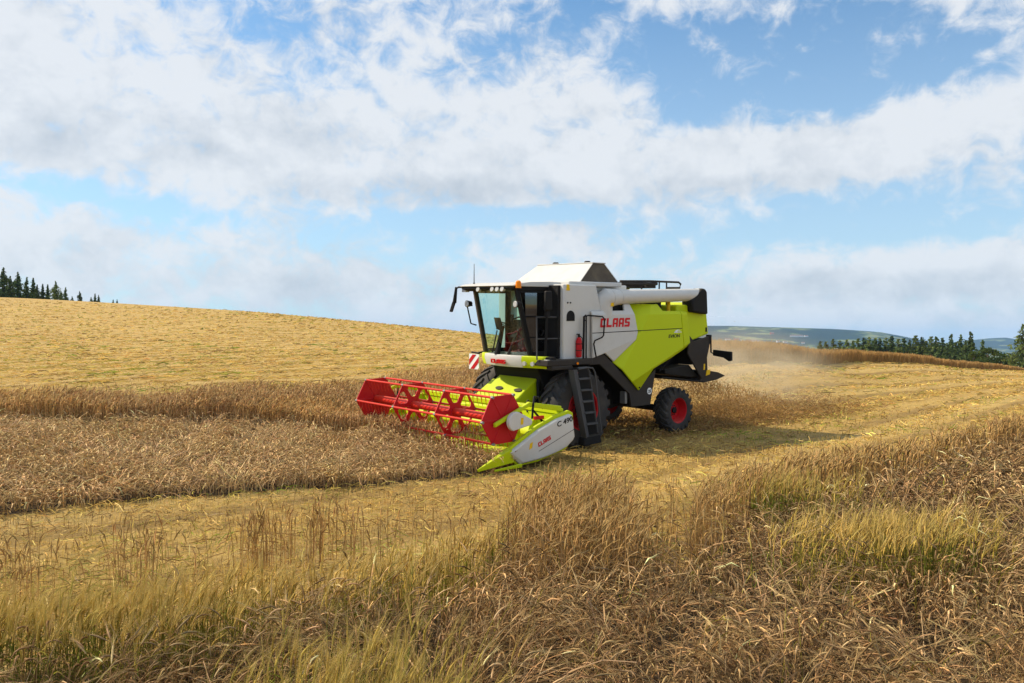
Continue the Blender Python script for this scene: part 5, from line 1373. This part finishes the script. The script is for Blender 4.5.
SP = [spruce_meshes(i, s) for i, s in ((1, .17), (2, .21), (3, .14), (4, .24))]
PN = [spruce_meshes(i, s, 'pine', r_) for i, s, r_ in ((11, .22, False), (12, .27, False), (13, .24, True))]
BIG = spruce_meshes(41, .40, 'pine')
BR = [broad_meshes(21, .36), broad_meshes(22, .44, .05), broad_meshes(23, .30, .15)]
DK = [broad_meshes(31, .40, .04, 'dark_leaves', 9500, 36), broad_meshes(32, .46, .04, 'dark_leaves', 2600, 14)]
def tree(name, meshes, px, top, d, label, group, spread=1.0, cat='tree'):
    X = (px - 512) / F * d; gz = float(ground_z(np.array(X), np.array(float(d))))
    h = max(1.2, CAMZ - (top - YH) / F * d - gz)
    root = empty(name, (X, d, gz), (0, 0, random.uniform(0, 6.28)))
    tag(root, label, cat, group)
    for nm, me in (('crown', meshes[0]), ('trunk', meshes[1])):
        o = bpy.data.objects.new(nm, me); COL.objects.link(o); o.parent = root; o.scale = (h * spread, h * spread, h)
    return root
GL = 'conifers on the left skyline'; GR = 'conifers along the right edge of the field'
for i, (px, top, d, k, lab) in enumerate((
  (-46, 268, 195, 0, None), (-30, 272, 190, 1, None), (-14, 266, 198, 1, None), (-6, 274, 188, 3, None),
  (3.5, 267.5, 196, 1, 'tall dark spruce first from the left edge on the skyline'), (10, 276, 188, 3, 'dark spruce filling the gap between the two tallest skyline spruces'), (17.5, 272, 200, 1, 'tall pointed spruce second of the high skyline pair at left'),
  (26.5, 277, 196, 0, 'narrow spruce just right of the tall skyline pair'), (33, 278, 204, 2, 'very slender spruce behind the stocky skyline spruces'), (37, 284.5, 192, 3, 'stocky dark spruce in the middle of the left skyline group'),
  (42.5, 284, 200, 2, 'thin short spruce before the round topped skyline pine'), (47.5, 284.5, 203, 2, 'thin short spruce touching the round topped skyline pine'), (65.5, 287, 196, 0, 'last spruce of the dense left skyline group'),
  (61, 291, 190, 3, 'low spruce between the round topped pine and the last spruce'), (79.5, 291, 206, 1, 'lone small spruce standing apart on the left skyline'), (91, 297, 208, 3, 'squat bush-like spruce right of the lone skyline spruce'),
  (95, 293.5, 210, 2, 'slim spruce in the little trio on the left skyline'), (98.5, 295, 211, 2, 'rightmost slim spruce in the little trio on the left skyline'), (113, 299.5, 214, 0, 'tiny spruce tip poking over the ridge, first of a pair'), (117, 299.5, 216, 2, 'tiny spruce tip poking over the ridge, second of a pair'),
  (72, 296, 200, 3, 'tiny dark bushy spruce beside the end of the dense skyline group'))):
    tree('spruce_tree', SP[k], px, top, d, lab or 'dark spruce just outside the left end of the skyline group', GL, 1.25)
tree('pine_tree', PN[2], 55.5, 281, 200, 'round topped pine among the spruces on the left skyline', None)
for px, top, d, k in ((204, 321.5, 214, 1), (206.5, 322, 216, 1), (404, 322.3, 150, 1), (416, 324, 150, 0)):
    pass
rights = [(820, 341, 235, 'P', 0), (826, 341.5, 240, 'P', 2), (833, 339, 236, 'P', 1), (840, 340.5, 244, 'P', 0), (847, 339.5, 238, 'P', 2), (853, 340.5, 246, 'P', 0), (858, 338.5, 240, 'P', 1), (864, 338, 244, 'S', 0), (869, 337, 238, 'P', 0), (875, 338, 246, 'P', 2), (880, 338.5, 240, 'S', 1), (886, 337.5, 244, 'P', 0),
  (892, 336, 238, 'S', 0), (898, 339, 230, 'P', 1), (904, 338.5, 236, 'S', 3), (910, 340, 228, 'S', 1), (915.5, 335.5, 224, 'P', 1), (922, 337, 226, 'S', 0), (926, 341, 222, 'P', 2), (931, 336.5, 220, 'P', 1), (936, 337, 222, 'S', 1), (942.5, 338, 216, 'S', 3), (951.5, 334.5, 210, 'S', 1), (947, 343, 206, 'S', 3), (961, 334.5, 206, 'S', 1), (956, 342, 204, 'S', 3), (970.5, 332, 200, 'S', 1), (965.5, 340, 196, 'S', 3), (983, 340, 214, 'S', 0)]
side = ['round headed pine', 'dark spruce']
for i, (px, top, d, t, k) in enumerate(rights):
    sp = {948: 0}
    what = 'broad green pine' if t == 'P' else 'dark pointed spruce'
    if px >= 983: lab = 'small dark spruce standing alone behind the pale birch at right'
    elif px >= 970: lab = 'tallest dark spruce at the right end of the conifer row'
    elif px >= 961: lab = 'tall dark spruce next left of the tallest one in the row'
    elif px >= 951 and top < 336: lab = 'tall dark spruce third from the right end of the row'
    elif px in (965.5, 956, 947): lab = 'lower dark spruce filling a gap at the right end of the conifer row'
    elif px < 830: lab = 'small pine at the far left end of the conifer row behind the barley'
    elif px < 890: lab = what + ' in the low even part of the conifer row'
    else: lab = what + ' in the middle of the conifer row beyond the barley band'
    tree('pine_tree' if t == 'P' else 'spruce_tree', (PN if t == 'P' else SP)[k], px, top, d, lab, GR, 1.45 if px < 945 else 1.2)
tree('birch_tree', BR[2], 974.5, 346.5, 178, 'pale green narrow birch in front of the tallest spruces', None, .8)
tree('birch_tree', BR[0], 988, 347, 182, 'pale green round tree between the birch and the big tree', None, 1.1)
for px, top, d, k, lab in ((992, 356, 160, 1, 'low green bush at the field corner below the pale tree'), (1001, 356, 158, 1, 'low green bush touching the big tree at right'), (981, 358, 166, 1, 'low green bush under the pale narrow birch'), (1010, 352, 165, 1, 'taller bush at the foot of the big tree')):
    tree('bush', DK[1], px, top, d, lab, None, 1.5, 'bush')
tree('pine_tree', BIG, 1023, 324, 150, 'big dense dark green conifer at the right edge of the picture', None, 1.0)
tree('pine_tree', BIG, 1052, 318, 158, 'dark conifer just outside the right edge', None, .9)
tree('broad_tree', DK[1], 1085, 330, 165, 'second dark leafy tree outside the right edge', None, 1.1)

# ------------------------------------------------------------------ houses across the valley
M['house_white'] = paint('white_boards', (.78, .77, .74), .7, dirt=.1)
M['house_red'] = paint('red_boards', (.36, .07, .045), .7, dirt=.1)
M['roof'] = paint('clay_roof', (.20, .075, .050), .8, dirt=.1)
def far_houses():
    hv = []
    for nm in ('hills', 'far_hill'):
        me = bpy.data.objects[nm].data; co = np.empty(len(me.vertices) * 3, np.float32); me.vertices.foreach_get('co', co); hv.append(co.reshape(-1, 3))
    V = hv[0]; px = 512 + F * V[:, 0] / V[:, 1]; py = YH - F * (V[:, 2] - CAMZ) / V[:, 1]
    for i, (hx, hy, L, W, H, red) in enumerate(((728, 340.5, 26, 10, 7, 0), (732, 341.5, 14, 9, 6, 0), (737, 340.8, 30, 11, 7, 1), (743, 341.2, 16, 9, 6, 0), (748, 341.8, 22, 10, 7, 1), (753, 341.5, 34, 12, 7, 0), (758, 342.2, 18, 9, 6, 0), (772, 334.5, 20, 10, 7, 1), (794, 336.5, 40, 12, 7, 0), (800, 336.8, 30, 11, 7, 0), (806, 337.3, 22, 10, 6, 0), (778, 343, 16, 9, 6, 0), (785, 343.5, 20, 10, 6, 0), (803, 343.8, 18, 10, 6, 0))):
        j = np.argmin((px - hx) ** 2 + (py - hy) ** 2 * 4 + np.where(V[:, 1] > 5700, 1e6, 0)); p = V[j]
        root = empty('house', (float(p[0]) + (hx - px[j]) / F * float(p[1]), float(p[1]), float(p[2])), (0, 0, rng.uniform(-.5, .5)))
        tag(root, 'tiny red house far across the valley on the blue hillside' if red else 'tiny white house far across the valley on the blue hillside', 'house', 'red houses on the far hillside' if red else 'white houses on the far hillside')
        b = MB(); b.prism([(-W / 2, -4), (W / 2, -4), (W / 2, H), (0, H + 3), (-W / 2, H)], -L / 2, L / 2, axis='x'); b.build('wall', M['house_red'] if red else M['house_white'], root, smooth=0)
        b = MB()
        for s in (1, -1): b.hexa([(-L / 2 - .5, 0, H + 3.05), (L / 2 + .5, 0, H + 3.05), (L / 2 + .5, s * (W / 2 + .7), H - .4), (-L / 2 - .5, s * (W / 2 + .7), H - .4), (-L / 2 - .5, 0, H + 3.4), (L / 2 + .5, 0, H + 3.4), (L / 2 + .5, s * (W / 2 + .7), H - .05), (-L / 2 - .5, s * (W / 2 + .7), H - .05)])
        b.build('roof', M['roof'], root, smooth=0)
far_houses()

# ------------------------------------------------------------------ chopped straw, dust and haze
def chaff():
    """chopped straw thrown out behind the machine, and the mat it leaves on the ground"""
    bulk = Bulk()
    n = 15000
    # thrown from the deflector: falls in an arc to the rear
    t = rng.random(n) ** .8
    y0 = rng.uniform(-1.25, 1.3, n)
    x = -5.2 - 4.6 * t * rng.uniform(.55, 1.1, n)
    fall = 1.32 * (1 - ((-5.2 - x) / 4.9) ** 1.6)
    z = np.clip(fall, 0, None) * rng.uniform(.0, 1.0, n) ** .55 + rng.normal(0, .03, n)
    y = y0 * (1 + .35 * t) + rng.normal(0, .1, n)
    keep = rng.random(n) < np.exp(-1.0 * t)
    x, y, z = x[keep], y[keep], np.maximum(z[keep], 0)
    W = np.stack([x, y], -1) @ MR[:2, :2].T + np.array([MLOC.x, MLOC.y])
    # local y axis column of MR is used for the sideways part
    N = len(x)
    base = np.stack([W[:, 0], W[:, 1], ground_z(W[:, 0], W[:, 1]) + z], -1)
    ln = rng.uniform(.025, .09, N)
    ribbons(bulk, base, rng.uniform(0, 2 * PI, N), rng.uniform(0, PI, (N, 1)), ln[:, None], np.full((N, 2), .012), jit(BROWN * 1.1, N, .25), rng.uniform(0, PI, N))
    # loose bits hanging in the dust further back
    n = 2600; x = rng.uniform(-11, -4.6, n); y = rng.normal(0, 1.3, n); z = np.abs(rng.normal(.2, .75, n)); W = np.stack([x, y], -1) @ MR[:2, :2].T + np.array([MLOC.x, MLOC.y])
    base = np.stack([W[:, 0], W[:, 1], ground_z(W[:, 0], W[:, 1]) + z], -1)
    ribbons(bulk, base, rng.uniform(0, 2 * PI, n), rng.uniform(0, PI, (n, 1)), rng.uniform(.02, .07, n)[:, None], np.full((n, 2), .009), jit(BROWN * 1.3, n, .25), rng.uniform(0, PI, n))
    o = bulk.build('chopped_straw', M['straw']); tag(o, 'spray of chopped straw falling behind the machine', 'chopped straw', kind='stuff')
    bulk = Bulk(); n = 26000
    x = rng.uniform(-16, -1.5, n); y = rng.uniform(-1.9, 1.9, n) * (1 + rng.normal(0, .12, n))
    W = np.stack([x, y], -1) @ MR[:2, :2].T + np.array([MLOC.x, MLOC.y])
    keep = rng.random(n) < np.clip((16 + x) / 9, .05, 1) * .8; x, y, W = x[keep], y[keep], W[keep]; n = len(x)
    h = (.06 + .12 * vnoise(W[:, 0] * 1.3, W[:, 1] * 1.3)) * np.clip(1.15 - np.abs(y) / 2.1, .1, 1) * np.clip((-x - 1.5) / 3, .2, 1)
    litter(bulk, W[:, 0], W[:, 1], h * rng.uniform(.3, 1.2, n), BROWN * .92, .06, .24, .010, .022, .5, 2)
    o = bulk.build('straw_mat', M['straw']); tag(o, 'darker mat of fresh chopped straw on the stubble behind the machine', 'straw', kind='stuff')
chaff()

def volume_mat(name, col, density, noise_scale=None, aniso=.2, centre=None, radii=None):
    m = bpy.data.materials.new(name); m.use_nodes = True; nt = m.node_tree; N = nt.nodes; L = nt.links
    N.remove(N['Principled BSDF']); v = N.new('ShaderNodeVolumePrincipled'); L.new(v.outputs[0], N['Material Output'].inputs['Volume'])
    v.inputs['Color'].default_value = (*col, 1); v.inputs['Density'].default_value = density; v.inputs['Anisotropy'].default_value = aniso
    if noise_scale:
        tc = N.new('ShaderNodeTexCoord')
        ln = N.new('ShaderNodeVectorMath'); ln.operation = 'LENGTH'; L.new(tc.outputs['Object'], ln.inputs[0])
        fo = N.new('ShaderNodeMapRange'); fo.interpolation_type = 'SMOOTHSTEP'; fo.inputs['From Min'].default_value = 1.0; fo.inputs['From Max'].default_value = .12; L.new(ln.outputs['Value'], fo.inputs['Value'])
        n = N.new('ShaderNodeTexNoise'); n.inputs['Scale'].default_value = noise_scale; n.inputs['Detail'].default_value = 4; n.inputs['Roughness'].default_value = .6; L.new(tc.outputs['Object'], n.inputs['Vector'])
        r = N.new('ShaderNodeMapRange'); r.inputs['From Min'].default_value = .34; r.inputs['From Max'].default_value = .68; L.new(n.outputs['Fac'], r.inputs['Value'])
        mu = N.new('ShaderNodeMath'); mu.operation = 'MULTIPLY'; L.new(fo.outputs['Result'], mu.inputs[0]); L.new(r.outputs['Result'], mu.inputs[1])
        m2 = N.new('ShaderNodeMath'); m2.operation = 'MULTIPLY'; m2.inputs[1].default_value = density; L.new(mu.outputs[0], m2.inputs[0]); L.new(m2.outputs[0], v.inputs['Density'])
    return m

def dust():
    bm = bmesh.new(); bmesh.ops.create_icosphere(bm, subdivisions=4, radius=1.0)
    me = bpy.data.meshes.new('dust'); bm.to_mesh(me); bm.free()
    o = link('dust', me, volume_mat('harvest_dust', (.97, .84, .60), DUST, 3.2, .25), smooth=180)
    o.location = at(738, 368, 28.5); o.scale = (4.3, 3.8, 1.7); o.rotation_euler = (0, math.radians(4), math.radians(25))
    tag(o, 'pale dust cloud drifting behind the machine', 'dust', kind='stuff')
DUST = .42
dust()
def haze():
    me = bpy.data.meshes.new('haze'); b = MB(); b.box(-15000, 15000, -15000, 15000, -90, 260)
    bmesh.ops.recalc_face_normals(b.bm, faces=b.bm.faces); b.bm.to_mesh(me); b.bm.free()
    o = link('haze', me, volume_mat('haze_air', (.38, .62, 1.0), 6.8e-5, None, 0.0), smooth=0)
    tag(o, 'thin blue haze over the whole valley', 'haze', kind='stuff')
haze()
scene.cycles.volume_step_rate = 4; scene.cycles.volume_max_steps = 64
